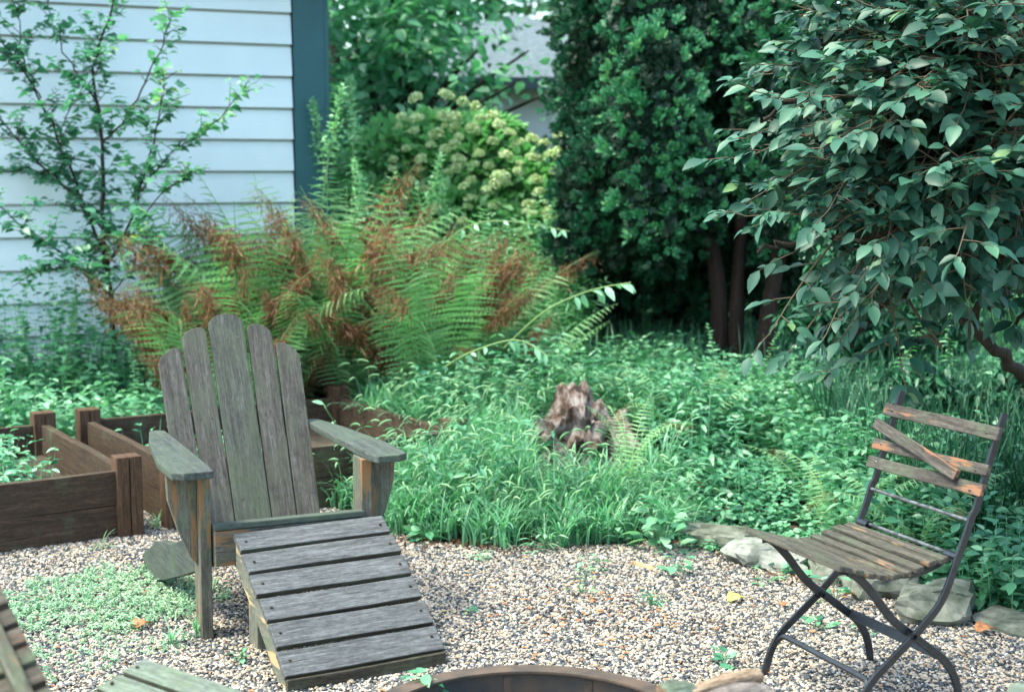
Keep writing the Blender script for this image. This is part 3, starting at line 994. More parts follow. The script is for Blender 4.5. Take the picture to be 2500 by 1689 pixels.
def build_ottoman(loc, rz, label, mats, group=None, zr=0.35, zf=0.052, length=0.523, hw=0.255):
    root = empty('footrest', (loc[0], loc[1], 0), rz)
    tag(root, label, 'footrest', group)
    n = 6
    # gently convex path from the front bottom to the rear top
    def path(t):
        y = length * t
        z = zf + (zr - zf) * (t + 0.05 * math.sin(math.pi * t) * 1.0)
        return y, z
    mb = MB()
    gap = 0.13
    for k in range(n):
        t0 = k / (n - gap); t1 = (k + 1 - gap) / (n - gap)
        y0, z0 = path(t0); y1, z1 = path(t1)
        tilt = math.atan2(z1 - z0, y1 - y0)
        w = math.hypot(y1 - y0, z1 - z0)
        mb.board((random.uniform(-.003, .003), (y0 + y1) / 2, (z0 + z1) / 2 - 0.004), (2 * hw + random.uniform(-.004, .004), w, 0.021), Matrix.Rotation(tilt - 0.04, 3, 'X'), bev=0.003, seg=8, warp=0.0012)
    nf = len(mb.F)
    for k in range(n):
        y0, z0 = path((k + 0.45) / n)
        for x in (-hw + 0.026, hw - 0.026):
            mb.tube([(x, y0, z0 - 0.004), (x, y0 - 0.002, z0 + 0.0125), (x, y0 - 0.002, z0 + 0.0127)], [0.0042, 0.0042, 0.0002], 8)
    tp_ = mb.build('slatted_top', mats[0], root)
    tp_.data.materials.append(mats[2])                    # darker wood on the front edges of the boards and on the screws
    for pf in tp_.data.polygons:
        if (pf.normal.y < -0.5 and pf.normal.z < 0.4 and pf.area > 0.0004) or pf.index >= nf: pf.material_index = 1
    for s in (-1, 1):
        top, bot = [], []
        for q in range(9):
            t = q / 8
            y, z = path(t)
            top.append((y + (0.012 if q == 0 else 0), z - 0.018)); bot.append((y - 0.0, max(z - 0.115, 0.003)))
        bot[0] = (0.012, 0.003); bot[-1] = (length, zr - 0.10)
        top[-1] = (length, zr - 0.018)
        pts = top + bot[::-1]
        Mx = Matrix(((0, 0, 1, s * (hw - 0.024)), (1, 0, 0, 0), (0, 1, 0, 0), (0, 0, 0, 1)))
        mb = MB(); mb.prism(pts, 0.034, Mx, 0.002)
        mb.build('side_rail', mats[1], root)
        mb = MB()
        mb.board((s * (hw - 0.062), 0.43, 0.125), (0.25, 0.085, 0.034), Matrix.Rotation(-math.pi / 2, 3, 'Y'), bev=0.003, seg=3)
        mb.build('leg', mats[1], root)
    mb = MB()
    mb.board((0, -0.006, zf / 2 - 0.004), (2 * hw - 0.002, max(0.05, min(zf, 0.1) - 0.004), 0.022), Matrix.Rotation(math.pi / 2, 3, 'X'), seg=6)
    mb.build('apron', mats[2], root)
    return root


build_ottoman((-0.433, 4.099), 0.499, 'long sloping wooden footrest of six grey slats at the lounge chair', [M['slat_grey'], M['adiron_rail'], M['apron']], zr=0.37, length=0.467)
_c = gp(352, 1600, 0.39); _a = -0.66
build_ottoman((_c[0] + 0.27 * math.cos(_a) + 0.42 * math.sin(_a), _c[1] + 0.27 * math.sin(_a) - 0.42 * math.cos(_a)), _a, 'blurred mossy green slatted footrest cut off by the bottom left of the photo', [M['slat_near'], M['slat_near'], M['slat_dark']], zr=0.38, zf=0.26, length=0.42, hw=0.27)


# ------------------------------------------------------------------ folding bistro chair
def build_bistro():
    root = empty('folding_chair', (0.955, 3.965, 0), -1.17)
    tag(root, 'black iron folding chair with narrow weathered wooden slats and one back slat hanging askew', 'folding chair')
    long_p = catmull([(-0.118, 0), (-0.112, 0.035), (-0.095, 0.085), (-0.065, 0.13), (-0.01, 0.175), (0.05, 0.222), (0.10, 0.265), (0.148, 0.312), (0.178, 0.362), (0.205, 0.43), (0.238, 0.51), (0.254, 0.556), (0.266, 0.575), (0.285, 0.635), (0.355, 0.84)], 4)
    short_p = catmull([(-0.14, 0.438), (-0.105, 0.415), (-0.06, 0.37), (-0.02, 0.32), (0.02, 0.278), (0.078, 0.235), (0.14, 0.188), (0.195, 0.145), (0.23, 0.095), (0.248, 0.04), (0.252, 0)], 5)
    for s in (-1, 1):
        mb = MB(); mb.strap([(s * 0.222, y, z) for y, z in long_p], 0.009, 0.024)
        mb.build('frame_bar', M['metal_black'], root)
        mb = MB(); mb.strap([(s * 0.203, y, z) for y, z in short_p], 0.009, 0.024)
        mb.build('frame_bar', M['metal_black'], root)
        mb = MB(); mb.tube([(s * 0.19, 0.062, 0.240), (s * 0.235, 0.062, 0.240)], 0.008, 8)
        mb.build('pivot', M['metal_black'], root)
        mb = MB(); mb.tube([(s * 0.175, 0.21, 0.445), (s * 0.224, 0.21, 0.445)], 0.013, 8)
        mb.build('hinge_collar', M['metal_black'], root)
        # seat support strap under the slats
        mb = MB(); mb.strap([(s * 0.185, y, z) for y, z in catmull([(-0.16, 0.432), (-0.12, 0.430), (0.0, 0.405), (0.12, 0.402), (0.215, 0.435)], 4)], 0.006, 0.014)
        mb.build('seat_rail', M['metal_black'], root)
    # cross bars
    mb = MB()
    mb.strap(catmull([(-0.222, -0.085, 0.10), (-0.205, -0.07, 0.122), (-0.17, -0.066, 0.126), (0, -0.066, 0.126), (0.17, -0.066, 0.126), (0.205, -0.07, 0.122), (0.222, -0.085, 0.10)], 4), 0.016, 0.014, (0, 0.7, 0.7))
    mb.build('cross_bar', M['metal_black'], root)
    mb = MB()
    mb.strap([(-0.203, 0.17, 0.168), (0.203, 0.17, 0.168)], 0.030, 0.006, (0, 0.5, 0.85))
    mb.build('cross_bar', M['metal_black'], root)
    mb = MB()
    mb.tube([(-0.222, 0.248, 0.545), (0.222, 0.248, 0.545)], 0.0055, 8)
    mb.build('back_rod', M['metal_rod'], root, smooth=True)
    mb = MB()
    mb.tube([(-0.222, 0.212, 0.448), (0.222, 0.212, 0.448)], 0.0055, 8)
    mb.build('back_rod', M['metal_rod'], root, smooth=True)
    # seat slats following a shallow S curve
    sy = np.linspace(-0.158, 0.165, 9)
    mb = MB()
    for k, y in enumerate(sy):
        t = (y + 0.16) / 0.32
        z = 0.452 - 0.035 * math.sin(math.pi * min(1, t * 1.05)) ** 1.2 - 0.012 * t
        dz = -0.035 * math.pi * math.cos(math.pi * t) / 0.32 * 1.0
        w = 0.044 if k == 0 else 0.029
        xL = -0.245 if k == 0 else -0.222
        mb.board((0.0 + (0 if k else -0.006), y - (0.008 if k == 0 else 0), z), (0.465 if k == 0 else 0.445, w, 0.016), Matrix.Rotation(math.atan(dz) * 0.7, 3, 'X'), bev=0.004, seg=6, warp=0.001)
    mb.build('seat', M['bistro_seat'], root)
    # back slats, standing just in front of the uprights
    def back_pt(z):
        zz = long_p[:, 1]; i = np.argsort(zz)
        return float(np.interp(z, zz[i], long_p[i, 0]))
    lean = math.atan2(0.362 - 0.283, 0.845 - 0.62)
    def slat(mb, x0, z0, x1, z1, w, L_):
        a = math.atan2(z1 - z0, x1 - x0)
        zc = (z0 + z1) / 2
        R = Matrix.Rotation(-lean, 3, 'X') @ Matrix.Rotation(-a, 3, 'Y') @ Matrix.Rotation(math.pi / 2, 3, 'X')
        mb.board(((x0 + x1) / 2, back_pt(zc) - 0.021, zc), (L_, w, 0.014), R, bev=0.003, seg=6, warp=0.001)
    mb = MB()
    slat(mb, -0.22, 0.784, 0.22, 0.787, 0.038, 0.50)
    slat(mb, -0.22, 0.678, 0.22, 0.688, 0.032, 0.50)
    slat(mb, -0.22, 0.625, 0.22, 0.633, 0.036, 0.50)
    mb.build('backrest', M['bistro'], root)
    mb = MB()
    lp = back_pt(0.70)
    R = Matrix.Rotation(-lean, 3, 'X') @ Matrix.Rotation(0.215, 3, 'Y') @ Matrix.Rotation(math.pi / 2, 3, 'X')
    mb.board((-0.05, lp - 0.037, 0.700), (0.42, 0.034, 0.014), R, bev=0.003, seg=6)
    b = mb.build('loose_slat', M['bistro'], root)
    b['label'] = 'back slat hanging at a slant from one bolt'
    for x in (-0.222, 0.222):
        for z in (0.785, 0.683, 0.629):
            mb = MB()
            y = back_pt(z) - 0.0285
            mb.tube([(x * 0.94, y, z), (x * 0.94, y - 0.003, z)], [0.005, 0.003], 8)
            mb.build('bolt', M['metal_rod'], root)
    return root


build_bistro()


# ------------------------------------------------------------------ second slatted chair, cut off at the left
def build_left_chair():
    root = empty('slatted_garden_chair', (-1.0, 2.55, 0), 0.0)
    tag(root, 'dark blurred slatted chair back cut off by the left edge of the photo', 'garden chair')
    A = at(-40, 1380, 2.75); B = at(115, 1700, 2.45)          # edge of the slatted back, upper and lower end
    A = Vector(A) - Vector(root.location); B = Vector(B) - Vector(root.location)
    e = (B - A)
    n = 7
    side = Vector((-0.80, -0.50, -0.22)).normalized()        # slats run off to the left
    nrm = e.cross(side).normalized()
    mb = MB()
    for k in range(n + 3):
        c = A + e * ((k + 0.1) / n) + side * 0.19
        X = side; Y = e.normalized(); Y = (Y - X * X.dot(Y)).normalized(); Z = X.cross(Y)
        R = Matrix((X, Y, Z)).transposed()
        mb.board(c, (0.40, e.length / n * 0.74, 0.022), R, bev=0.004, seg=4)
    mb.build('backrest', M['slat_dark'], root)
    mb = MB()
    for s in (0.035, 0.36):
        p0 = A + side * s - nrm * 0.02 - e * 0.1
        p1 = A + side * s - nrm * 0.02 + e * 1.45
        X = (p1 - p0).normalized(); Y = nrm; Z = X.cross(Y)
        mb.board((p0 + p1) / 2, ((p1 - p0).length, 0.03, 0.028), Matrix((X, Y, Z)).transposed(), bev=0.003, seg=3)
    mb.build('back_stile', M['slat_dark'], root)
    # legs down to the ground and a seat
    low = A + e * 1.45
    for s in (0.03, 0.36):
        p = low + side * s
        mb = MB()
        zz = p.z + 0.02
        mb.board((p.x, p.y, zz / 2), (zz, 0.04, 0.03), Matrix.Rotation(-math.pi / 2, 3, 'Y'), seg=2)
        mb.build('leg', M['slat_dark'], root)


build_left_chair()


# ------------------------------------------------------------------ fire ring, logs, things near the lens
def build_fire_ring():
    root = empty('fire_pit', (RING_C[0], RING_C[1], 0))
    tag(root, 'low rusty steel fire ring with a flat rim at the bottom of the photo', 'fire pit')
    n = 96
    a = np.linspace(0, 2 * np.pi, n, endpoint=False)
    def lathe(prof, name, mat):
        V = np.array([[r * np.cos(t), r * np.sin(t), z] for t in a for r, z in prof])
        k = len(prof)
        F = [(i * k + j, ((i + 1) % n) * k + j, ((i + 1) % n) * k + (j + 1) % k, i * k + (j + 1) % k) for i in range(n) for j in range(k)]
        return mk(name, V, np.array(F), mat, root, smooth=False)
    R = RING_R
    lathe([(R - 0.035, 0.0), (R - 0.035, 0.196), (R - 0.03, 0.196), (R - 0.03, 0.0)], 'ring_wall', M['rust_in'])
    lathe([(R - 0.052, 0.197), (R - 0.052, 0.203), (R, 0.203), (R + 0.002, 0.198), (R - 0.002, 0.19), (R - 0.004, 0.19), (R - 0.006, 0.197)], 'rim', M['rust'])
    for t in (math.pi / 2 + 0.13, math.pi / 2 - 0.42):
        mb = MB()
        c = ((R - 0.0355) * math.cos(t), (R - 0.0355) * math.sin(t), 0.1)
        mb.board(c, (0.17, 0.022, 0.005), rot_z(t) @ Matrix.Rotation(-math.pi / 2, 3, 'Y'), bev=0.001, seg=2, warp=0)
        mb.build('seam_strip', M['rust'], root)
    rr = np.array([0.0, 0.15, 0.3, R - 0.036]); V = [(0, 0, 0.03)]
    for r in rr[1:]:
        for t in a: V.append((r * math.cos(t), r * math.sin(t), 0.03 + 0.012 * math.sin(5 * t + r * 20)))
    F = [(0, 1 + i, 1 + (i + 1) % n) for i in range(n)]
    for q in range(2):
        b = 1 + q * n
        for i in range(n):
            F += [(b + i, b + n + i, b + n + (i + 1) % n), (b + i, b + n + (i + 1) % n, b + (i + 1) % n)]
    mk('ash', np.array(V), np.array(F), simple_mat('ash', (0.02, 0.018, 0.016), 0.95, (0.09, 0.085, 0.08), 15, bump=0.5), root)


build_fire_ring()


def log_obj(name, p0, p1, r, mat_b, mat_e, label, cat, group=None, knots=0.12):
    p0, p1 = np.array(p0), np.array(p1)
    root = empty(name, tuple((p0 + p1) / 2))
    tag(root, label, cat, group)
    c = (p0 + p1) / 2
    k = 14; n = 18
    t = np.linspace(0, 1, k)
    pts = p0[None] * (1 - t[:, None]) + p1[None] * t[:, None] - c
    pts[:, 2] += 0.01 * np.sin(t * 5)
    V, F, _ = tube_arrays(pts, r * (1 + 0.08 * np.sin(t * 9)), n)
    ctr = np.repeat(pts, n, 0)
    ph = np.tile(np.arange(n), k)
    sc = 1 + knots * np.sin(ph * 1.7 + 0.4) * np.cos(ph * 0.9) + knots * 0.5 * rng.normal(0, 1, len(V))
    V = ctr + (V - ctr) * sc[:, None]
    ax = nrmz((p1 - p0)[None])[0]
    g = np.stack([V @ ax, V[:, 0] - ax[0] * (V @ ax), V[:, 2]], 1) + 3.0
    mk('bark', V, F, mat_b, root, {'gco': g})
    for end, s in ((0, 0), (k - 1, 1)):
        ring = V[end * n:(end + 1) * n]
        cc = ring.mean(0)
        VV = np.vstack([ring, [cc]])
        FF = np.array([(i, (i + 1) % n, n) for i in range(n)])
        mk('cut_end', VV, FF, mat_e, root, {'gco': VV})
    return root


M['driftwood'] = wood_mat('bleached_log', [(0.06, 0.05, 0.045), (0.22, 0.18, 0.16), (0.4, 0.35, 0.33)], orange=0.3, orange_col=(0.55, 0.36, 0.22), bump=0.8)
M['mossy_log'] = wood_mat('lichen_log', [(0.05, 0.055, 0.04), (0.15, 0.18, 0.14), (0.32, 0.38, 0.33)], green=0.5, bump=0.9)
M['split'] = wood_mat('split_log', [(0.14, 0.09, 0.055), (0.34, 0.23, 0.15), (0.48, 0.36, 0.26)], bump=0.6)
log_obj('firewood_log', at(1850, 1650, 3.1) + (0, 0, 0), at(1540, 1745, 2.85), 0.017, M['split'], M['split'], 'pale bare split stick lying across the rim of the fire pit', 'firewood')
log_obj('firewood_log', at(1870, 1700, 3.05), at(1560, 1760, 2.8), 0.028, M['driftwood'], M['split'], 'thick bleached log lying just below the pale stick on the fire pit', 'firewood')
log_obj('firewood_log', at(1620, 1705, 2.95), at(1750, 1712, 3.0), 0.032, M['mossy_log'], M['split'], 'short green lichened log at the right rim of the fire pit', 'firewood')


def build_corner_arm():
    root = empty('garden_chair', (1.15, 2.3, 0))
    tag(root, 'blurred wooden chair arm tip in the bottom right corner of the photo', 'garden chair')
    c = Vector(at(2520, 1700, 2.35)) - Vector(root.location)
    mb = MB()
    o = [(-0.09, -0.06), (-0.09, 0.05), (-0.06, 0.065), (0.4, 0.065), (0.4, -0.065), (-0.07, -0.075)]
    Mx = Matrix.Translation(c + Vector((0.03, -0.05, 0.0))) @ Matrix.Rotation(-0.5, 4, 'Z')
    mb.prism(o, 0.024, Mx, 0.004)
    mb.build('arm', M['slat_near'], root)
    mb = MB()
    zz = c.z - 0.013
    mb.board((c.x + 0.04, c.y - 0.05, zz / 2), (zz, 0.09, 0.034), Matrix.Rotation(-math.pi / 2, 3, 'Y'), seg=3)
    mb.build('leg', wood_mat('red_brown_leg', [(0.1, 0.04, 0.03), (0.25, 0.12, 0.09), (0.4, 0.24, 0.2)]), root)


build_corner_arm()


# ------------------------------------------------------------------ edging stones
def rock(px, py, w, d, h, rz, label, mat, seed, z=0.0):
    r = np.random.default_rng(seed)
    bm = bmesh.new()
    bmesh.ops.create_cube(bm, size=1.0)
    bmesh.ops.subdivide_edges(bm, edges=bm.edges, cuts=5, use_grid_fill=True)
    dirs = nrmz(r.normal(0, 1, (9, 3))); offs = r.uniform(0.43, 0.62, 9)
    from mathutils import noise as mn
    for v in bm.verts:
        p = np.array(v.co)
        for dd, oo in zip(dirs, offs):
            q = p @ dd
            if q > oo: p = p - dd * (q - oo)
        nn = mn.noise_vector(Vector(p * 2.2 + seed * 3.1)) * 0.15 + mn.noise_vector(Vector(p * 6 + seed)) * 0.06
        v.co = Vector(p) + nn
    for v in bm.verts: v.co = Vector((v.co.x * w, v.co.y * d, (v.co.z + 0.5) * h * 0.7 - 0.03))
    me = bpy.data.meshes.new('edging_stone'); bm.to_mesh(me); bm.free()
    me.materials.append(mat)
    o = bpy.data.objects.new('edging_stone', me); col.objects.link(o)
    g = gp(px, py, 0)
    o.location = (g[0], g[1] + d * 0.35, z); o.rotation_euler = (0, 0, rz)
    tag(o, label, 'stone', 'limestone edging stones round the gravel')
    return o


GS = [(1580, 1275, 0.28, 0.24, 0.13, 0.2, 'flat pale stone at the far end of the edging, beside the grass clump', 'stone_pale'),
      (1665, 1312, 0.30, 0.24, 0.12, -0.2, 'low pale stone second from the far end of the edging', 'stone_pale'),
      (1765, 1340, 0.24, 0.2, 0.13, -0.15, 'small upright stone left of the folding chair seat', 'stone'),
      (1880, 1390, 0.33, 0.24, 0.16, -0.35, 'rugged pale stone right behind the front slat of the folding chair', 'stone_pale'),
      (2075, 1425, 0.26, 0.22, 0.14, -0.15, 'mossy stone seen just under the folding chair seat', 'stone'),
      (2165, 1460, 0.25, 0.22, 0.15, 0.1, 'greenish stone between the iron legs of the folding chair', 'stone'),
      (2300, 1528, 0.22, 0.22, 0.20, -0.35, 'big blocky mossy stone at the folding chair back leg', 'stone'),
      (2540, 1560, 0.34, 0.2, 0.10, -0.6, 'brown stone cut off by the right edge of the photo', 'stone')]
for i, (px, py, w, d, h, rz, lb, mt) in enumerate(GS):
    rock(px, py, w, d, h, rz, lb, M[mt], 31 + i * 7)


# ------------------------------------------------------------------ rotten stump
def build_stump():
    g = gp(1432, 1140, 0.10)
    root = empty('tree_stump', (g[0], g[1] + 0.15, 0.0))
    tag(root, 'rotting pinkish brown tree stump with jagged top in the tall grass', 'stump')
    from mathutils import noise as mn
    m, n, l, p = new_mat('rotten_wood')
    tc = n.new('ShaderNodeTexCoord')
    nz = noise(n, l, mapping(n, l, tc.outputs['Object'], (16, 16, 11)), 1.0, 8, 0.7)
    r = ramp(n, [(0.38, (0.02, 0.014, 0.01)), (0.45, (0.1, 0.05, 0.032)), (0.53, (0.21, 0.165, 0.15)), (0.68, (0.38, 0.33, 0.31))])
    l.new(nz.outputs[0], r.inputs[0]); l.new(r.outputs[0], p.inputs['Base Color'])
    b = n.new('ShaderNodeBump'); b.inputs['Strength'].default_value = 1; b.inputs['Distance'].default_value = 0.03
    l.new(nz.outputs[0], b.inputs['Height']); l.new(b.outputs[0], p.inputs['Normal'])
    p.inputs['Roughness'].default_value = 0.95
    N, K = 110, 34
    V = []
    a = np.linspace(0, 2 * np.pi, N, endpoint=False)
    for j in range(K):
        t = j / (K - 1)
        for q in a:
            # height profile: a peak left of centre, low shoulders, a knob on the right
            cx_, cy_ = math.cos(q), math.sin(q)
            top = 0.20 + 0.22 * math.exp(-((cx_ + 0.15) / 0.62) ** 2) + 0.05 * math.exp(-((cx_ - 0.8) / 0.2) ** 2) + 0.04 * cy_
            top += 0.07 * mn.noise(Vector((cx_ * 6, cy_ * 6, 2.2))) + 0.025 * mn.noise(Vector((cx_ * 16, cy_ * 16, 7.0)))
            rr_ = 0.215 + 0.06 * (1 - t) ** 2 + 0.035 * mn.noise(Vector((math.cos(q) * 2, math.sin(q) * 2, t * 2))) + 0.045 * mn.noise(Vector((math.cos(q) * 5, math.sin(q) * 5, t * 4 + 9))) + 0.02 * mn.noise(Vector((math.cos(q) * 16, math.sin(q) * 16, t * 9)))
            if (0 < abs(q - 5.55) < 0.4): rr_ += 0.05 * math.exp(-((t - 0.75) / 0.2) ** 2)
            V.append((rr_ * math.cos(q) * 1.15, rr_ * math.sin(q), top * t))
    ins = len(V)
    for j in range(8):
        t = j / 7
        for i, q in enumerate(a):
            v = V[(K - 1) * N + i]
            f = 0.9 - 0.8 * t
            V.append((v[0] * f, v[1] * f, max(0.16, v[2] - 0.01 - 0.12 * t + 0.05 * mn.noise(Vector((v[0] * 14, v[1] * 14, t * 3))))))
    F = []
    for j in range(K + 8 - 1):
        for i in range(N):
            F.append((j * N + i, j * N + (i + 1) % N, (j + 1) * N + (i + 1) % N, (j + 1) * N + i))
    mk('trunk', np.array(V), np.array(F), m, root, smooth=True)


build_stump()


# ================================================================== FERNS
def frond_mesh(seed, L=1.0, arch=0.9, dead=0.0, mat='fern', width=0.17, npin=27, name='frond', start=0.12, droopg=0.25):
    """frond grows from the origin, outwards along +x; returns an object"""
    r = np.random.default_rng(seed)
    seg = 16
    t = np.linspace(0, 1, seg + 1)
    ang = 0.12 + arch * t ** 1.7                       # angle from vertical
    dz, dx = np.cos(ang), np.sin(ang)
    st = L / seg
    x = np.concatenate([[0], np.cumsum((dx[1:] + dx[:-1]) / 2 * st)])
    z = np.concatenate([[0], np.cumsum((dz[1:] + dz[:-1]) / 2 * st)])
    y = 0.04 * L * np.sin(t * 3 + r.uniform(0, 6)) * t
    C = np.stack([x, y, z], 1)
    cl = Cloud()
    V, F, _ = tube_arrays(C, 0.0045 * (1 - 0.8 * t) * (0.6 + 0.6 * L), 4)
    cl.raw(V, F, np.full(len(V), 0.75 if dead < 0.9 else 2.4))
    tp = np.linspace(start, 0.985, npin)
    pos = np.stack([np.interp(tp, t, C[:, i]) for i in range(3)], 1)
    tan = nrmz(np.stack([np.interp(tp, t, np.gradient(C[:, i])) for i in range(3)], 1))
    lateral = np.array([0, 1.0, 0])
    up = nrmz(np.cross(tan, np.broadcast_to(lateral, tan.shape)))
    up = np.where(up[:, 2:3] < 0, -up, up)
    prof = np.sin(np.pi * np.clip((tp - start) / (1 - start), 0, 1) ** 0.75) ** 0.7
    prof = np.clip(prof * 1.05, 0.08, 1)
    for s in (-1, 1):
        isdead = (tp > 1 - dead)
        ln = width * prof * r.uniform(0.85, 1.1, npin)
        d = s * lateral[None] * 0.92 + tan * (0.38 + r.normal(0, .05, (npin, 1))) + np.array([0, 0, -1.0])[None] * droopg
        g = ~isdead
        # green pinnae: saw-edged strips of small leaflets
        if g.any():
            dg = nrmz(d[g])
            cl.add(T_PINNA, pos[g], dg, up[g] + r.normal(0, .12, (g.sum(), 3)), ln[g] * 1.02, rnd=np.clip(r.normal(0.72, 0.13, g.sum()), 0, 1), wsc=r.uniform(.8, 1.1, g.sum()))
        if isdead.any():
            k = isdead.sum()
            hang = np.stack([r.normal(0, .25, k), r.normal(0, .2, k) + s * 0.25, -np.ones(k)], 1)
            for rep in range(22):
                hh = hang + r.normal(0, .42, (k, 3))
                cl.add(T_NARROW, pos[isdead] + r.normal(0, .008, (k, 3)) + hh * r.uniform(0, .06, (k, 1)), hh, r.normal(0, 1, (k, 3)), ln[isdead] * r.uniform(0.10, 0.34, k) + 0.006,
                       rnd=2 + np.clip(r.normal(0.5, 0.25, k), 0, 1), wsc=0.8)
    o = cl.build(name, M[mat])
    return o


def pinna_tpl():
    V, F = [], []
    n = 9
    for k in range(n + 1):
        t = k / n
        w = 0.085 * (1 - t) ** 0.6 * (0.6 + 0.4 * min(1, t * 6)) + 0.004
        z = -0.22 * t * t
        V += [(t, 0, z), (t + 0.035, w, z + 0.01), (t + 0.035, -w, z + 0.01), (t + 0.085, w * 0.55, z), (t + 0.085, -w * 0.55, z)]
    for k in range(n):
        a, b = k * 5, (k + 1) * 5
        F += [(a, a + 3, a + 1), (a, b, a + 3), (a, a + 2, a + 4), (a, a + 4, b)]
    return np.array(V), np.array(F)


T_PINNA = pinna_tpl()
fr_green = [frond_mesh(100 + i, 1.0, a, 0.0, droopg=g) for i, (a, g) in enumerate([(0.35, 0.2), (0.6, 0.3), (0.25, 0.15), (0.9, 0.35)])]
fr_tip = [frond_mesh(120 + i, 1.0, a, d) for i, (a, d) in enumerate([(0.8, 0.22), (0.55, 0.32), (1.1, 0.28)])]
fr_dead = [frond_mesh(140 + i, 1.0, a, 0.80) for i, a in enumerate([0.7, 1.1])]
fr_pale = [frond_mesh(160 + i, 1.0, a, d, 'fern_pale', 0.11) for i, (a, d) in enumerate([(1.3, 0.0), (1.7, 0.12)])]
protos = fr_green + fr_tip + fr_dead + fr_pale
for o in protos: col.objects.unlink(o)


def make_fern(px, py, y, size, label, n=12, mix=(0.45, 0.35, 0.2), group='tall ferns in the middle of the bed', seed=0, pal=False, z=None, spread=1.0, yaws=None, name='fern'):
    r = np.random.default_rng(900 + seed)
    p = at(px, py, y)
    zz = float(ground_z(p[0], y)) if z is None else z
    root = empty(name, (p[0], y, zz))
    tag(root, label, 'fern', group)
    for k in range(n):
        if pal: src = fr_pale[k % len(fr_pale)]
        else:
            u = r.random()
            pool = fr_green if u < mix[0] else (fr_tip if u < mix[0] + mix[1] else fr_dead)
            src = pool[r.integers(len(pool))]
        c = src.copy(); col.objects.link(c); c.parent = root
        c.name = 'frond'
        a = (2 * math.pi * k / n + r.uniform(-.25, .25)) if yaws is None else yaws[k]
        s = size * r.uniform(0.82, 1.12)
        c.scale = (s, s * r.uniform(.7, 1.2), s)
        c.rotation_euler = (r.uniform(-.3, .3), r.uniform(-.06, .36) * spread, a)
        c.location = (0.03 * math.cos(a), 0.03 * math.sin(a), 0)
    return root


FERNS = [
    (500, 880, 7.9, 1.19, 'fern with drooping rusty fronds left of the chair back, against the siding', 19, (0.25, 0.35, 0.4)),
    (610, 880, 8.1, 1.38, 'tall green fern with brown tips right behind the chair back', 22, (0.5, 0.35, 0.15)),
    (740, 880, 8.3, 1.50, 'tallest upright green fern in front of the house corner', 23, (0.55, 0.3, 0.15)),
    (690, 930, 7.95, 0.99, 'low fern with rusty hanging fronds above the right chair slats', 20, (0.5, 0.32, 0.18)),
    (860, 900, 8.2, 1.43, 'tall mixed green and rust fern right of the house corner', 23, (0.55, 0.32, 0.13)),
    (870, 960, 7.95, 0.99, 'rusty low fern behind the cedar bed', 20, (0.5, 0.32, 0.18)),
    (980, 900, 8.1, 1.31, 'green fern at the centre of the fern patch', 22, (0.55, 0.3, 0.15)),
    (1060, 950, 7.8, 1.15, 'fern with long fronds arching right, one ending in rust', 21, (0.6, 0.25, 0.15)),
    (1130, 900, 8.3, 1.17, 'rightmost tall fern in front of the dark evergreens', 21, (0.55, 0.3, 0.15)),
    (590, 900, 7.6, 0.84, 'small rusty fern just behind the chair top', 18, (0.4, 0.35, 0.25)),
]
for i, (px, py, y, s, lb, n, mx) in enumerate(FERNS):
    make_fern(px, py, y, s, lb, n, mx, seed=i)
make_fern(1250, 930, 7.9, 0.9, 'fern lying low with one rusty frond under the evergreens', 7, (0.7, 0.15, 0.15), seed=30, spread=2.2, yaws=[-0.2, 0.2, 0.6, 1.3, 2.6, -1.0, -2.4])
make_fern(1520, 1210, 6.1, 0.64, 'pale green fern standing right in front of the rotten stump', 6, pal=True, seed=31, group='small pale ferns in the ground cover', yaws=[1.1, 0.3, 2.3, -0.6, 3.6, 1.7], spread=-0.6)
make_fern(1680, 1050, 6.9, 0.56, 'small pale fern among the weeds right of the stump', 5, pal=True, seed=32, group='small pale ferns in the ground cover')
make_fern(2050, 1190, 5.45, 0.62, 'feathery pale fern just left of the folding chair back', 8, pal=True, seed=33, group='small pale ferns in the ground cover')
make_fern(2250, 1180, 5.2, 0.50, 'fern seen through the broken slats of the folding chair back', 6, pal=True, seed=34, group='small pale ferns in the ground cover')
for o in protos: bpy.data.objects.remove(o)


# ================================================================== GRASS AND WEEDS
def scatter(n, poly_fn, x0, x1, y0, y1):
    out = []
    tot = 0
    while tot < n:
        X = rng.uniform(x0, x1, n); Y = rng.uniform(y0, y1, n)
        k = poly_fn(X, Y)
        out.append(np.stack([X[k], Y[k]], 1)); tot += k.sum()
        if k.sum() == 0: break
    return np.vstack(out)[:n]


def with_z(P2, dz=0.0):
    return np.column_stack([P2, ground_z(P2[:, 0], P2[:, 1]) + dz])


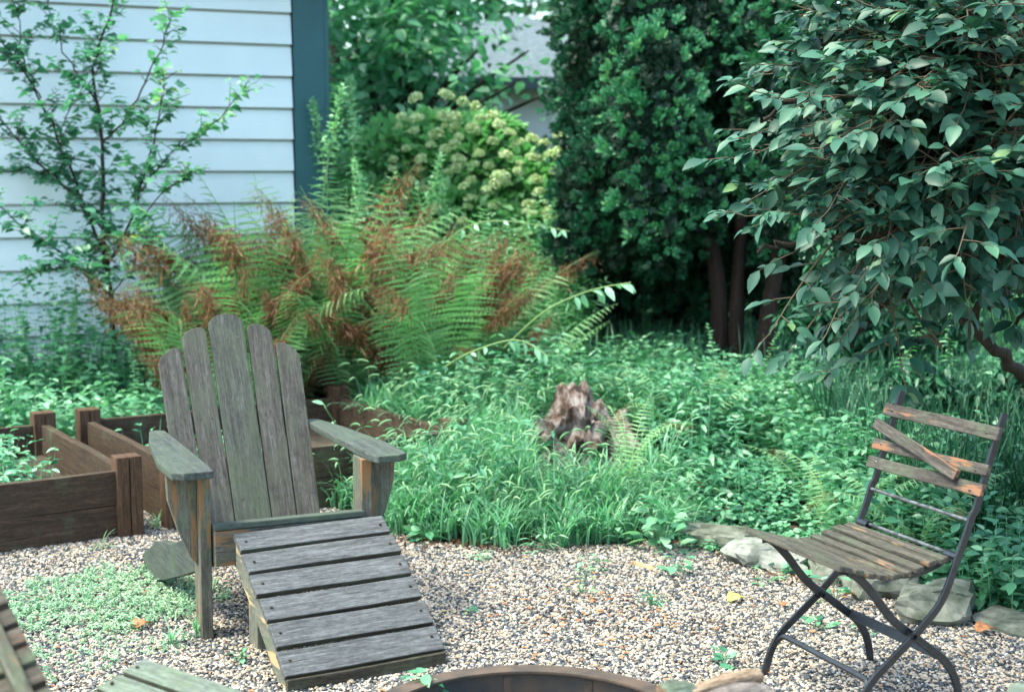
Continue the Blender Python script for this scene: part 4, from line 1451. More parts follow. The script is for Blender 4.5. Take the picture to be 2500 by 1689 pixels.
def build_foxtail():
    def reg(X, Y):
        return (Y > y_edge(X) + 0.02 + 0.05 * np.sin(X * 17)) & ~in_bed(X, Y) & (X > -0.8) & ~((np.abs(X - 0.34) < 0.30) & (Y > 6.2) & (Y < 7.15)) & (X < 0.62 + 0.08 * np.sin(Y * 9) - 0.1 * (Y > 6.6) + 0.3 * (Y > 7.1))
    P2 = scatter(520, reg, -1.0, 1.0, 5.6, 8.2)        # tuft centres
    # each tuft holds a spray of blades that arch over
    nb = 34
    base = np.repeat(P2, nb, 0) + rng.normal(0, 0.03, (len(P2) * nb, 2))
    B = with_z(base)
    edge = np.repeat(np.clip((P2[:, 1] - y_edge(P2[:, 0])) / 0.45, 0.35, 1), nb)
    A = rng.uniform(0, 2 * np.pi, len(B))
    D = np.stack([np.cos(A), np.sin(A) * 0.9 - 0.25, np.zeros(len(B))], 1)
    H = rng.uniform(0.16, 0.40, len(B)) * (0.55 + 0.45 * edge)
    cl = Cloud()
    cl.blades(B, D, H, rng.uniform(0.9, 2.5, len(B)), rng.uniform(0.0022, 0.0058, len(B)), rnd=np.clip(rng.normal(0.5, .22, len(B)) + np.repeat(rng.normal(0, .1, len(P2)), nb), 0, 1), seg=5, curl=1.3)
    o = cl.build('grass', M['grass'])
    tag(o, 'bright green mound of arching foxtail grass beside the lounge chair', 'grass', kind='stuff')
    # seed heads
    n = 620
    P2 = scatter(n, reg, -0.8, 0.9, 5.6, 7.6)
    B = with_z(P2)
    e = np.clip((P2[:, 1] - y_edge(P2[:, 0])) / 0.45, 0.35, 1)
    A = rng.uniform(0, 2 * np.pi, n)
    D = np.stack([np.cos(A) * 1.0 - 0.3, np.sin(A) * 0.8 - 0.4, np.zeros(n)], 1)
    cl = Cloud()
    C = cl.blades(B, D, rng.uniform(0.28, 0.46, n) * (0.6 + 0.4 * e), rng.uniform(0.9, 1.9, n), np.full(n, 0.0011), seg=7, curl=2.2)
    # head: fat curved spindle at the end of the stalk, six sided
    tip = C[:, -1]; tdir = nrmz(C[:, -1] - C[:, -2])
    m = 5
    prev_pts = []
    L = rng.uniform(0.04, 0.075, n)
    p = tip.copy(); d = tdir.copy()
    rings = []
    ang = np.linspace(0, 2 * np.pi, 5, endpoint=False)
    sidev = nrmz(np.cross(d, rand_dirs(n)))
    for q in range(m + 1):
        rad = 0.0052 * math.sin(math.pi * (0.12 + 0.8 * q / m)) ** 0.7
        s2 = np.cross(d, sidev)
        rings.append(p[:, None] + rad * (np.cos(ang)[None, :, None] * sidev[:, None] + np.sin(ang)[None, :, None] * s2[:, None]))
        d = nrmz(d + np.array([0, 0, -0.22]))
        p = p + d * (L / m)[:, None]
    V = np.stack(rings, 1).reshape(n, -1, 3)
    f = []
    for q in range(m):
        for j in range(5):
            a_, b_ = q * 5 + j, q * 5 + (j + 1) % 5
            f += [(a_, b_, b_ + 5), (a_, b_ + 5, a_ + 5)]
    f = np.array(f)
    F = (f[None] + (np.arange(n) * (m + 1) * 5)[:, None, None]).reshape(-1, 3)
    cl.raw(V.reshape(-1, 3), F, np.repeat(rng.random(n), (m + 1) * 5))
    # bristles
    nbz = n * 12
    ii = rng.integers(0, n, nbz); f = rng.random(nbz)
    P0 = tip[ii] * (1 - f[:, None]) + p[ii] * f[:, None]
    cl.add(T_NARROW, P0, tdir[ii] * 0.6 + rand_dirs(nbz), rand_dirs(nbz), 0.012, wsc=0.45)
    o = cl.build('foxtail_heads', M['foxtail'])
    tag(o, 'drooping bristly foxtail seed heads over the grass mound', 'grass', kind='stuff')


build_foxtail()


def leafy_weeds(name, reg, box, n_stems, hrange, leaf, tpl, mat, label, cat='weeds', pairs=6, wsc=1.0, lean=0.35, top=True, dz=0.0):
    P2 = scatter(n_stems, reg, *box)
    n = len(P2)
    B = with_z(P2, dz)
    H = rng.uniform(hrange[0], hrange[1], n) * (0.75 + 0.5 * (0.5 + 0.5 * np.sin(P2[:, 0] * 4.1 + 1.3) * np.cos(P2[:, 1] * 3.3)))
    A = rng.uniform(0, 2 * np.pi, n)
    D = np.stack([np.cos(A), np.sin(A), np.zeros(n)], 1)
    cl = Cloud()
    C = cl.blades(B, D, H, rng.uniform(0.1, lean * 2, n), np.full(n, 0.002), rnd=np.full(n, 0.7), seg=6)
    base_r = np.clip(rng.normal(0.40, .15, n) + 0.22 * np.sin(P2[:, 0] * 5 + 2 * np.sin(P2[:, 1] * 4)) * np.cos(P2[:, 1] * 6.3), 0, 1)
    for k in range(pairs):
        f = 0.25 + 0.75 * (k + rng.random(n) * 0.5) / pairs
        f = np.clip(f, 0, 1)
        i = np.clip((f * 6).astype(int), 0, 5)
        w = (f * 6 - i)[:, None]
        p = C[np.arange(n), i] * (1 - w) + C[np.arange(n), i + 1] * w
        for s in (0, np.pi):
            a = A + k * 1.57 + s + rng.normal(0, .35, n)
            d = np.stack([np.cos(a), np.sin(a), rng.normal(0.1, .25, n)], 1)
            sz = leaf * rng.uniform(0.6, 1.2, n) * (1.15 - 0.45 * f)
            cl.add(tpl, p, d, np.array([0, 0, 1.0]) + rng.normal(0, .35, (n, 3)), sz, rnd=np.clip(base_r + rng.normal(0, .13, n) + 0.2 * (f - .5), 0, 1), wsc=wsc)
    o = cl.build(name, mat)
    tag(o, label, cat, kind='stuff')
    return o


leafy_weeds('mound_weeds', lambda X, Y: (Y > y_edge(X) + 0.15) & ~in_bed(X, Y) & (X < 1.0) & ~((np.abs(X - 0.34) < 0.32) & (Y > 6.0) & (Y < 7.15)), (-0.7, 1.0, 5.8, 7.9), 260, (0.2, 0.45), 0.075, T_NARROW, M['weed'], 'scattered leafy weeds poking through the grass mound', pairs=7, wsc=1.7)
leafy_weeds('mound_weeds', lambda X, Y: (Y > 6.9) & ~in_bed(X, Y) & (X < 1.2) & ~((np.abs(X - 0.34) < 0.32) & (Y < 7.2)), (-0.75, 1.2, 6.9, 8.2), 500, (0.25, 0.5), 0.06, T_OVATE, M['weed'], 'leafy weeds between the grass mound and the ferns', pairs=7)


M['shade_painted_leaf'] = leaf_mat('shade_painted_leaf', [(0.0, (0.01, 0.045, 0.022)), (0.5, (0.024, 0.10, 0.05)), (1.0, (0.06, 0.2, 0.1))], 0.25)  # weed green darkened: the shade is put into the leaf colour


def reg_right(X, Y):
    return (Y > y_edge(X) + 0.10) & (X > 0.72 - 0.1 * (Y > 7)) & ((X > 1.25) | (Y > 6.75)) & ~((np.abs(X - 0.41) < .3) & (Y < 7.3))


leafy_weeds('undergrowth', reg_right, (0.5, 4.2, 4.3, 9.0), 5200, (0.14, 0.40), 0.066, T_OVATE, M['weed'], 'dense leafy undergrowth right of the stump and behind the folding chair')
leafy_weeds('weed_thicket', lambda X, Y: (Y > 7.7) & (X > 0.0), (0.0, 3.0, 7.7, 9.0), 650, (0.15, 0.36), 0.072, T_OVATE, M['shade_painted_leaf'], 'taller weeds growing under the evergreens, shade painted into their leaves', wsc=0.9)
leafy_weeds('wall_weeds', lambda X, Y: ~in_bed(X, Y) & (Y > 7.0 + 0.0 * X) & (Y < 8.9 + 0.4 * (X + 2)), (-3.9, -1.3, 6.9, 9.0), 1400, (0.2, 0.5), 0.07, T_OVATE, M['ivy'], 'leafy weeds crowding the foot of the pale siding')
leafy_weeds('ground_ivy', lambda X, Y: (Y > y_edge(X) - 0.0) & (X > 0.55) & (Y < 7.0), (0.5, 2.4, 4.2, 7.0), 4600, (0.02, 0.075), 0.030, T_ROUND, M['ivy'], 'creeping round leaved ground cover behind the edging stones', cat='ground cover', pairs=3, lean=1.0)
leafy_weeds('mat_weed', lambda X, Y: (((X + 1.42) / 0.36) ** 2 + ((Y - 4.88) / 0.36) ** 2 + 0.35 * np.sin(X * 23) * np.sin(Y * 19) < 0.85 + 0.5 * rng.random(X.shape) ** 2), (-2.0, -0.9, 4.2, 5.5), 1000, (0.02, 0.07), 0.017, T_OVAL5, M['mat_weed'], 'pale green mat of tiny leaved weed on the gravel at the left', cat='ground cover', pairs=5, lean=1.3, wsc=0.7, dz=0.008)
leafy_weeds('mat_weed', lambda X, Y: (((X + 1.5) / 0.35) ** 2 + ((Y - 4.3) / 0.3) ** 2 + 0.5 * np.sin(X * 23) * np.sin(Y * 19) < 0.85 + 0.5 * rng.random(X.shape) ** 2), (-2.0, -1.1, 3.9, 4.7), 380, (0.01, 0.03), 0.013, T_OVAL5, M['mat_weed'], 'thin low fringe of tiny leaved weed nearest the left chair', cat='ground cover', pairs=4, lean=1.3, wsc=0.7, dz=0.008)


leafy_weeds('weed_thicket', lambda X, Y: (Y > 8.6) & (X < 0.45) & (X > -1.35 + 0.0 * Y), (-1.35, 0.45, 8.6, 9.9), 700, (0.55, 1.0), 0.085, T_NARROW, M['gold'], 'pale narrow leaved thicket between the ferns and the flowering shrub', pairs=16, wsc=1.5, lean=0.2)


def bed_plants(origin, w, h, n, label, hr=(0.1, 0.24), u0=0.0, u1=1.0):
    uv = rng.random((n, 2)) * [w * (u1 - u0), h] + [w * u0, 0]
    P2 = origin[None] + uv[:, :1] * BX[None] + uv[:, 1:] * BY[None]
    B = np.column_stack([P2, np.full(n, 0.12)])
    A = rng.uniform(0, 6.28, n); D = np.stack([np.cos(A), np.sin(A), 0 * A], 1)
    cl = Cloud()
    C = cl.blades(B, D, rng.uniform(hr[0], hr[1], n), rng.uniform(.1, .7, n), np.full(n, .002), seg=4)
    for k in range(6):
        i = np.clip(rng.integers(1, 5, n), 1, 4)
        a = rng.uniform(0, 6.28, n)
        cl.add(T_OVATE, C[np.arange(n), i], np.stack([np.cos(a), np.sin(a), rng.normal(0.1, .25, n)], 1), np.array([0, 0, 1.0]) + rng.normal(0, .3, (n, 3)), rng.uniform(.03, .055, n))
    tag(cl.build('bed_seedlings', M['ivy']), label, 'seedlings', kind='stuff')


bed_plants(b1o + BX * 0.1 + BY * 0.1, 0.95, 1.0, 260, 'bushy green seedlings filling the left raised bed', (0.12, 0.24))
bed_plants(b2o + BX * 0.1 + BY * 0.4, 0.6, 0.7, 40, 'sparse seedlings in the raised bed behind the lounge chair', (0.1, 0.2))


def build_meadow():
    n = 26000
    P2 = np.column_stack([rng.uniform(2.6, 8.0, n), rng.uniform(9.0, 17.0, n)])
    B = with_z(P2)
    A = rng.uniform(0, 6.28, n)
    cl = Cloud()
    cl.blades(B, np.stack([np.cos(A), np.sin(A), 0 * A], 1), rng.uniform(.25, .7, n), rng.uniform(.3, 1.6, n), rng.uniform(.003, .006, n), seg=4)
    tag(cl.build('meadow_grass', M['meadow']), 'tall pale grass beyond the dark bush at the right', 'grass', kind='stuff')
    n = 5000
    P2 = np.column_stack([rng.uniform(1.5, 3.0, n), rng.uniform(5.2, 7.2, n)])
    P2 = P2[P2[:, 1] > y_edge(P2[:, 0]) + 0.7]
    n = len(P2)
    B = with_z(P2); A = rng.uniform(0, 6.28, n)
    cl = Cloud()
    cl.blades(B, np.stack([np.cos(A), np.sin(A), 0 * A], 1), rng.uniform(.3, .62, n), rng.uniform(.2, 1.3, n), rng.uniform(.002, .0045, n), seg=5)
    tag(cl.build('shade_painted_grass', M['shade_painted_leaf']), 'tall grass behind the folding chair, shade painted into its colour', 'grass', kind='stuff')
    # a sparse lawn-like fill on the far ground so bare soil never shows
    n = 24000
    P2 = np.column_stack([rng.uniform(-1.4, 2.2, n), rng.uniform(8.6, 16, n)])
    B = with_z(P2); A = rng.uniform(0, 6.28, n)
    cl = Cloud()
    cl.blades(B, np.stack([np.cos(A), np.sin(A), 0 * A], 1), rng.uniform(.15, .5, n), rng.uniform(.2, 1.3, n), rng.uniform(.003, .006, n), seg=3)
    tag(cl.build('far_grass', M['weed']), 'grass on the ground beyond the ferns and shrubs', 'grass', kind='stuff')


build_meadow()


# ---- tall weeds: individual plants
def tall_weed_proto(seed, H, leaf, tpl, whorl, name, mat, bend=0.25, plume=False, droop=-0.15, wsc=1.0):
    r = np.random.default_rng(seed)
    root = empty(name, (0, 0, 0))
    t = np.linspace(0, 1, 12)
    C = np.stack([bend * H * t ** 2, 0.03 * np.sin(t * 5), H * t * (1 - 0.1 * bend * t)], 1)
    tb = Tubes(); tb.add(C, 0.006 * (1 - 0.75 * t) * max(H, 0.5), 5)
    tb.build('stem', M['stem_green'], root)
    cl = Cloud()
    nl = int(H / 0.035)
    f = np.linspace(0.18, 1, nl)
    for k in range(nl):
        p = np.array([np.interp(f[k], t, C[:, i]) for i in range(3)])
        for q in range(whorl):
            a = k * 2.39 + q * 2 * math.pi / whorl + r.normal(0, .2)
            d = np.array([[math.cos(a), math.sin(a), 0.35 + droop + 0.5 * (f[k] > .85)]])
            s = leaf * (1.15 - 0.75 * f[k]) * r.uniform(.8, 1.2)
            cl.add(tpl, p[None], d, np.array([[0, 0, 1.0]]) + r.normal(0, .2, (1, 3)), s, rnd=np.clip(np.array([0.3 + 0.45 * f[k] + r.normal(0, .12)]), 0, 1), wsc=wsc)
    if plume:
        n = 160
        ff = r.uniform(.78, 1, n)
        p = np.stack([np.interp(ff, t, C[:, i]) for i in range(3)], 1) + r.normal(0, 1, (n, 3)) * (0.05 * (1.15 - ff))[:, None]
        cl.add(T_DIAM, p, rand_dirs(n, 0, 1), rand_dirs(n), 0.022, rnd=np.clip(r.normal(.8, .15, n), 0, 1))
    cl.build('foliage', M[mat], root)
    return root


TW = {
    'feathery': tall_weed_proto(1, 1.25, 0.10, T_NARROW, 3, 'tall_weed', 'gold', 0.12, True),
    'leafy': tall_weed_proto(2, 1.15, 0.12, T_NARROW, 2, 'tall_weed', 'gold', 0.3, False, wsc=1.6),
    'broad': tall_weed_proto(3, 0.95, 0.10, T_OVAL5, 2, 'tall_weed', 'weed', 0.2),
}
TWL = {'feathery': 'feathery pale green tall weed', 'leafy': 'narrow leaved tall weed stalk', 'broad': 'broad leaved tall weed'}
# (kind, px of the foot, depth, scale, where)
tw = [('feathery', 757, 8.9, 1.53, 'standing right in front of the teal corner board'),
      ('feathery', 880, 9.3, 1.62, 'standing right of the teal corner board'),
      ('feathery', 835, 9.6, 1.49, 'close behind the corner of the house'),
      ('leafy', 810, 9.2, 1.23, 'just right of the teal corner board, leaning over the ferns'),
      ('leafy', 930, 9.0, 1.30, 'behind the tallest ferns, left of the flowering shrub'),
      ('broad', 960, 9.4, 1.43, 'in the tangle left of the flowering shrub'),
      ('feathery', 1010, 9.1, 1.20, 'under the left part of the flowering shrub'),
      ('leafy', 1080, 8.9, 1.17, 'between the ferns and the flowering shrub'),
      ('feathery', 1120, 9.2, 1.10, 'under the middle of the flowering shrub'),
      ('leafy', 1170, 8.8, 1.10, 'behind the fern that arches right'),
      ('broad', 1210, 9.0, 1.17, 'under the right part of the flowering shrub'),
      ('leafy', 1260, 8.7, 1.04, 'at the left foot of the evergreens'),
      ('feathery', 1300, 9.0, 1.04, 'close against the left side of the evergreens'),
      ('broad', 1000, 8.7, 1.10, 'deep among the ferns'),
      ('feathery', 920, 8.6, 1.17, 'rising out of the ferns'),
      ('broad', 1310, 8.5, 0.81, 'in the shade left of the evergreen trunks'),
      ('broad', 1760, 7.4, 0.62, 'standing up out of the undergrowth below the evergreen trunks'),
      ('broad', 1710, 7.9, 0.50, 'low in front of the left evergreen trunk'),
      ('broad', 1850, 7.7, 0.55, 'behind the undergrowth, under the dark bush'),
      ('broad', 1960, 7.0, 0.50, 'in the undergrowth left of the folding chair back'),
      ('leafy', 2330, 6.9, 0.65, 'behind the top slat of the folding chair'),
      ('leafy', 2180, 7.2, 0.70, 'in the shade left of the bush trunk'),
      ('broad', 60, 7.9, 0.75, 'behind the left raised bed, nearest the photo edge'),
      ('broad', 350, 7.6, 0.60, 'between the two raised beds by the sapling'),
      ('feathery', 150, 8.0, 0.62, 'behind the left raised bed'),
      ('leafy', 430, 8.1, 0.62, 'left of the rusty ferns against the siding')]
first = {}
for i, (k, px, y, s, where) in enumerate(tw):
    if k in first: o = copy_tree(TW[k])
    else: o = TW[k]; first[k] = 1
    p = at(px, 800, y)
    o.location = (p[0], y, float(ground_z(p[0], y)))
    o.scale = (s, s, s)
    o.rotation_euler = (0, 0, (i * 2.1) % 6.28)
    tag(o, TWL[k] + ' ' + where, 'weed', 'tall weeds standing out of the bed')


# arching stalk with hanging leaves reaching right in front of the evergreens
def arching_stalk(pts, leafn, label, leaf=0.10, from_t=0.55, name='arching_stalk'):
    C = catmull([np.array(p) for p in pts], 6)
    root = empty(name, tuple(C[0]))
    tag(root, label, 'plant')
    C = C - C[0]
    tb = Tubes(); tb.add(C, np.linspace(0.006, 0.0025, len(C)), 6); tb.build('stem', M['stem_green'], root)
    cl = Cloud()
    for k in range(leafn):
        f = from_t + (1 - from_t) * k / (leafn - 1)
        i = min(int(f * (len(C) - 1)), len(C) - 2)
        p = C[i]
        d = nrmz((C[i + 1] - C[i])[None])[0]
        sd_ = np.array([0, -1, 0]) * (1 if k % 2 else -1)
        cl.add(T_OVATE, p[None], (d * 0.5 + sd_ * 0.45 + np.array([0, 0, -0.6]) + rng.normal(0, .3, 3))[None], np.array([[0.2, -0.6, 0.8]]) + rng.normal(0, .4, (1, 3)), leaf * rng.uniform(.6, 1.15), rnd=np.array([rng.uniform(.6, 1)]), wsc=0.8)
    cl.build('foliage', M['ivy'], root)


arching_stalk([at(1230, 850, 7.6), at(1330, 760, 7.5), at(1440, 710, 7.4), at(1540, 690, 7.3)], 9, 'pale stalk with hanging leaves reaching right in front of the dark evergreens', 0.10)
arching_stalk([at(1040, 640, 8.3), at(1130, 560, 8.2), at(1230, 540, 8.1), at(1390, 565, 8.0)], 14, 'thin leafy stalk arching right above the rusty fern', 0.065, 0.3)
arching_stalk([at(1080, 900, 7.3), at(1150, 860, 7.2), at(1260, 830, 7.1), at(1340, 870, 7.0)], 12, 'long pale stem bowed over the grass mound behind the stump', 0.07, 0.3)
arching_stalk([at(840, 1080, 6.7), at(822, 1040, 6.7), at(800, 1005, 6.6), at(790, 985, 6.6)], 2, 'upright blade of a lily like plant in the bed behind the right chair arm', 0.09, 0.4)


# small plants growing in the gravel, each a thing
def small_plant(px, py, size, label, tpl=T_OVAL5, n=14, mat='ivy', group='small weeds sprouting in the gravel', up=0.5, z=0.0, wsc=1.0, name='small_weed', blades=0):
    g = gp(px, py, z)
    root_o = None
    cl = Cloud()
    a = rng.uniform(0, 6.28, n)
    el = rng.uniform(0.0, up, n)
    rr_ = size * rng.uniform(0.1, 0.9, n)
    pos = np.stack([np.cos(a) * rr_ * .6, np.sin(a) * rr_ * .6, 0.004 + el * size], 1)
    cl.add(tpl, pos, np.stack([np.cos(a), np.sin(a), rng.normal(.2, .25, n)], 1), np.array([0, 0, 1.0]) + rng.normal(0, .3, (n, 3)), size * rng.uniform(.3, .55, n), wsc=wsc)
    # little stalks
    st = np.zeros((n, 3)); st[:, 2] = 0
    for k in range(n):
        V, F, _ = tube_arrays(np.array([[0, 0, 0], pos[k] * [.5, .5, .7], pos[k]]), 0.0011, 3)
        cl.raw(V, F, np.full(len(V), .6))
    if blades:
        A = rng.uniform(0, 6.28, blades)
        cl.blades(np.zeros((blades, 3)), np.stack([np.cos(A), np.sin(A), 0 * A], 1), size * rng.uniform(.8, 1.6, blades), rng.uniform(.6, 1.9, blades), np.full(blades, .0025), seg=5)
    o = cl.build(name, M[mat])
    o.location = tuple(g)
    tag(o, label, 'weed', group)


SW = [(1420, 1455, 0.07, 'light yellow green sprig in the middle of the gravel', T_NARROW, 12, 'foxtail', 1.4, 1.6, 0),
      (1440, 1400, 0.07, 'round leaved seedling left of the wood chip', T_OVAL5, 8, 'ivy', 0.7, 1, 0),
      (1650, 1400, 0.10, 'larger round leaved seedling right of the wood chip', T_OVAL5, 12, 'ivy', 0.7, 1, 0),
      (1620, 1350, 0.13, 'bushy weed at the foot of the pale edging stones', T_OVAL5, 46, 'weed', 1.3, 1, 0),
      (1590, 1480, 0.06, 'tuft of fine weed in the open gravel below the wood chip', T_NARROW, 26, 'grass', 0.6, 1, 6),
      (1870, 1430, 0.07, 'weed with yellowish leaves beside the fallen yellow leaf', T_OVAL5, 10, 'gold', 0.7, 1, 0),
      (1170, 1370, 0.06, 'pale fluffy weed near the right edge of the footrest', T_NARROW, 30, 'mat_weed', 0.5, 1.4, 0),
      (1150, 1500, 0.035, 'tiny green weed beside the footrest slats', T_ROUND, 8, 'weed', 0.3, 1, 0),
      (1770, 1625, 0.055, 'pale green clover like weed left of the front iron foot', T_ROUND, 12, 'ivy', 0.6, 1, 0),
      (2040, 1470, 0.09, 'leafy weed under the folding chair where the legs cross', T_OVAL5, 12, 'ivy', 0.9, 1, 0),
      (2000, 1540, 0.07, 'bright weed under the low iron cross bar', T_OVAL5, 12, 'weed', 0.5, 1, 0),
      (2110, 1545, 0.06, 'small weed behind the low iron cross bar', T_OVAL5, 12, 'weed', 0.5, 1, 0),
      (480, 1560, 0.07, 'grassy weed curling round the front leg of the lounge chair', T_NARROW, 10, 'grass', 0.5, 1, 12),
      (420, 1580, 0.07, 'sprawling grassy weed left of the lounge chair leg', T_NARROW, 22, 'grass', 0.3, 1, 10),
      (590, 1615, 0.05, 'small weed at the foot of the footrest leg', T_OVAL5, 10, 'ivy', 0.4, 1, 4),
      (385, 1290, 0.07, 'grassy weed between the cedar bed and the lounge chair', T_NARROW, 16, 'grass', 0.4, 1, 8),
      (250, 1345, 0.06, 'thin weed in front of the cedar bed post', T_NARROW, 14, 'mat_weed', 0.4, 1, 4),
      (1040, 1320, 0.10, 'low leafy weed under the edge of the grass mound', T_OVAL5, 40, 'weed', 0.35, 1, 10),
      (1220, 1330, 0.10, 'spreading weed at the front of the grass mound', T_NARROW, 34, 'grass', 0.5, 1, 16),
      (1330, 1345, 0.10, 'grass weed creeping from the mound onto the gravel', T_NARROW, 30, 'grass', 0.6, 1, 18),
      (1510, 1330, 0.09, 'leafy weed left of the bushy weed at the stones', T_OVAL5, 24, 'weed', 0.7, 1, 6),
      (950, 1285, 0.12, 'grass tuft right beside the lounge chair front leg', T_NARROW, 20, 'grass', 0.8, 1, 26),
      (1000, 1300, 0.12, 'arching tuft at the left foot of the grass mound', T_NARROW, 20, 'grass', 0.8, 1, 26)]
for (px, py, s, lb, tpl, n, mt, up, wsc, bl) in SW:
    small_plant(px, py, s * 1.25, lb, tpl, n, mt, up=up, wsc=wsc, blades=bl)
p = small_plant(1035, 1720, 0.10, 'small leafy weed growing up inside the fire ring', T_OVAL5, 26, 'weed', z=0.13, up=0.9, group=None)


# fallen leaves, chip
def flat_leaf(name, px, py, size, mat, label, cat='leaf', rz=0.0, z=0.012, tpl=T_LOBED):
    V, F = tpl
    g = gp(px, py, z)
    V = V.copy() * size
    V[:, 2] += 0.006 + 0.12 * size * np.sin(V[:, 0] / size * 4)
    o = mk(name, V, F, mat, None, {'rnd': np.full(len(V), .5)})
    o.location = tuple(g); o.rotation_euler = (0.1, -0.25, rz)
    sm = o.modifiers.new('thick', 'SOLIDIFY'); sm.thickness = 0.0008
    tag(o, label, cat)


flat_leaf('fallen_leaf', 1780, 1470, 0.075, M['yellow_leaf'], 'bright yellow fallen leaf on the gravel left of the folding chair', rz=0.4)
flat_leaf('fallen_leaf', 330, 1535, 0.07, M['dead_leaf'], 'orange brown dead leaf on the gravel left of the lounge chair leg', rz=0.9)
flat_leaf('fallen_leaf', 1895, 1392, 0.035, M['dead_leaf'], 'small brown dead leaf in front of the rugged pale stone', rz=2.0)
flat_leaf('fallen_leaf', 2090, 1460, 0.06, M['dead_leaf'], 'reddish dead leaf lying under the folding chair seat', rz=3.0)
flat_leaf('fallen_leaf', 1910, 1482, 0.04, M['dead_leaf'], 'brown crumpled leaf between the yellow leaf and the iron leg', rz=1.3)
flat_leaf('fallen_leaf', 2385, 1545, 0.08, M['dead_leaf'], 'curled rusty frond tip lying by the big blocky stone', rz=0.2)
g = gp(1580, 1385, 0.012)
mb = MB()
mb.prism([(-0.07, 0.0), (-0.05, 0.018), (0.02, 0.014), (0.055, 0.006), (0.062, -0.012), (0.03, -0.02), (-0.02, -0.012)], 0.014, Matrix.Translation(Vector(g)) @ Matrix.Rotation(-0.6, 4, 'Z') @ Matrix.Rotation(0.15, 4, 'Y'), 0.003)
o = mb.build('wood_chip', M['wood_chip']); tag(o, 'orange brown wood chip lying on the gravel in front of the stones', 'wood chip')
# scattered dark litter flecks
n = 900
P2 = np.column_stack([rng.uniform(-1.6, 2.0, n), rng.uniform(3.7, 5.7, n)])
P2 = P2[P2[:, 1] < y_edge(P2[:, 0])]
P2b = np.column_stack([rng.normal(0.33, .2, 260), rng.normal(4.75, .22, 260)])
P2 = np.vstack([P2[::2], P2b])
cl = Cloud()
cl.add(T_DIAM, np.column_stack([P2, rng.uniform(.010, .016, len(P2))]), rand_dirs(len(P2), -.1, .1), np.array([0, 0, 1.0]) + rng.normal(0, .3, (len(P2), 3)), rng.uniform(.008, .028, len(P2)), wsc=1.0)
tag(cl.build('leaf_litter', M['dead_leaf']), 'small brown flecks of leaf litter on the gravel', 'leaf litter', kind='stuff')
# soil litter along the edge
n = 5000
X = rng.uniform(-0.6, 2.6, n); Y = y_edge(X) + rng.normal(0.02, .07, n)
cl = Cloud()
cl.add(T_DIAM, np.column_stack([X, Y, ground_z(X, Y) + rng.uniform(.008, .02, n)]), rand_dirs(n, -.1, .1), np.array([0, 0, 1.0]) + rng.normal(0, .4, (n, 3)), rng.uniform(.008, .03, n))
tag(cl.build('edge_litter', simple_mat('mulch', (0.05, 0.025, 0.014), 0.9, (0.14, 0.07, 0.04), 40)), 'brown mulch and twigs along the edge of the gravel', 'leaf litter', kind='stuff')


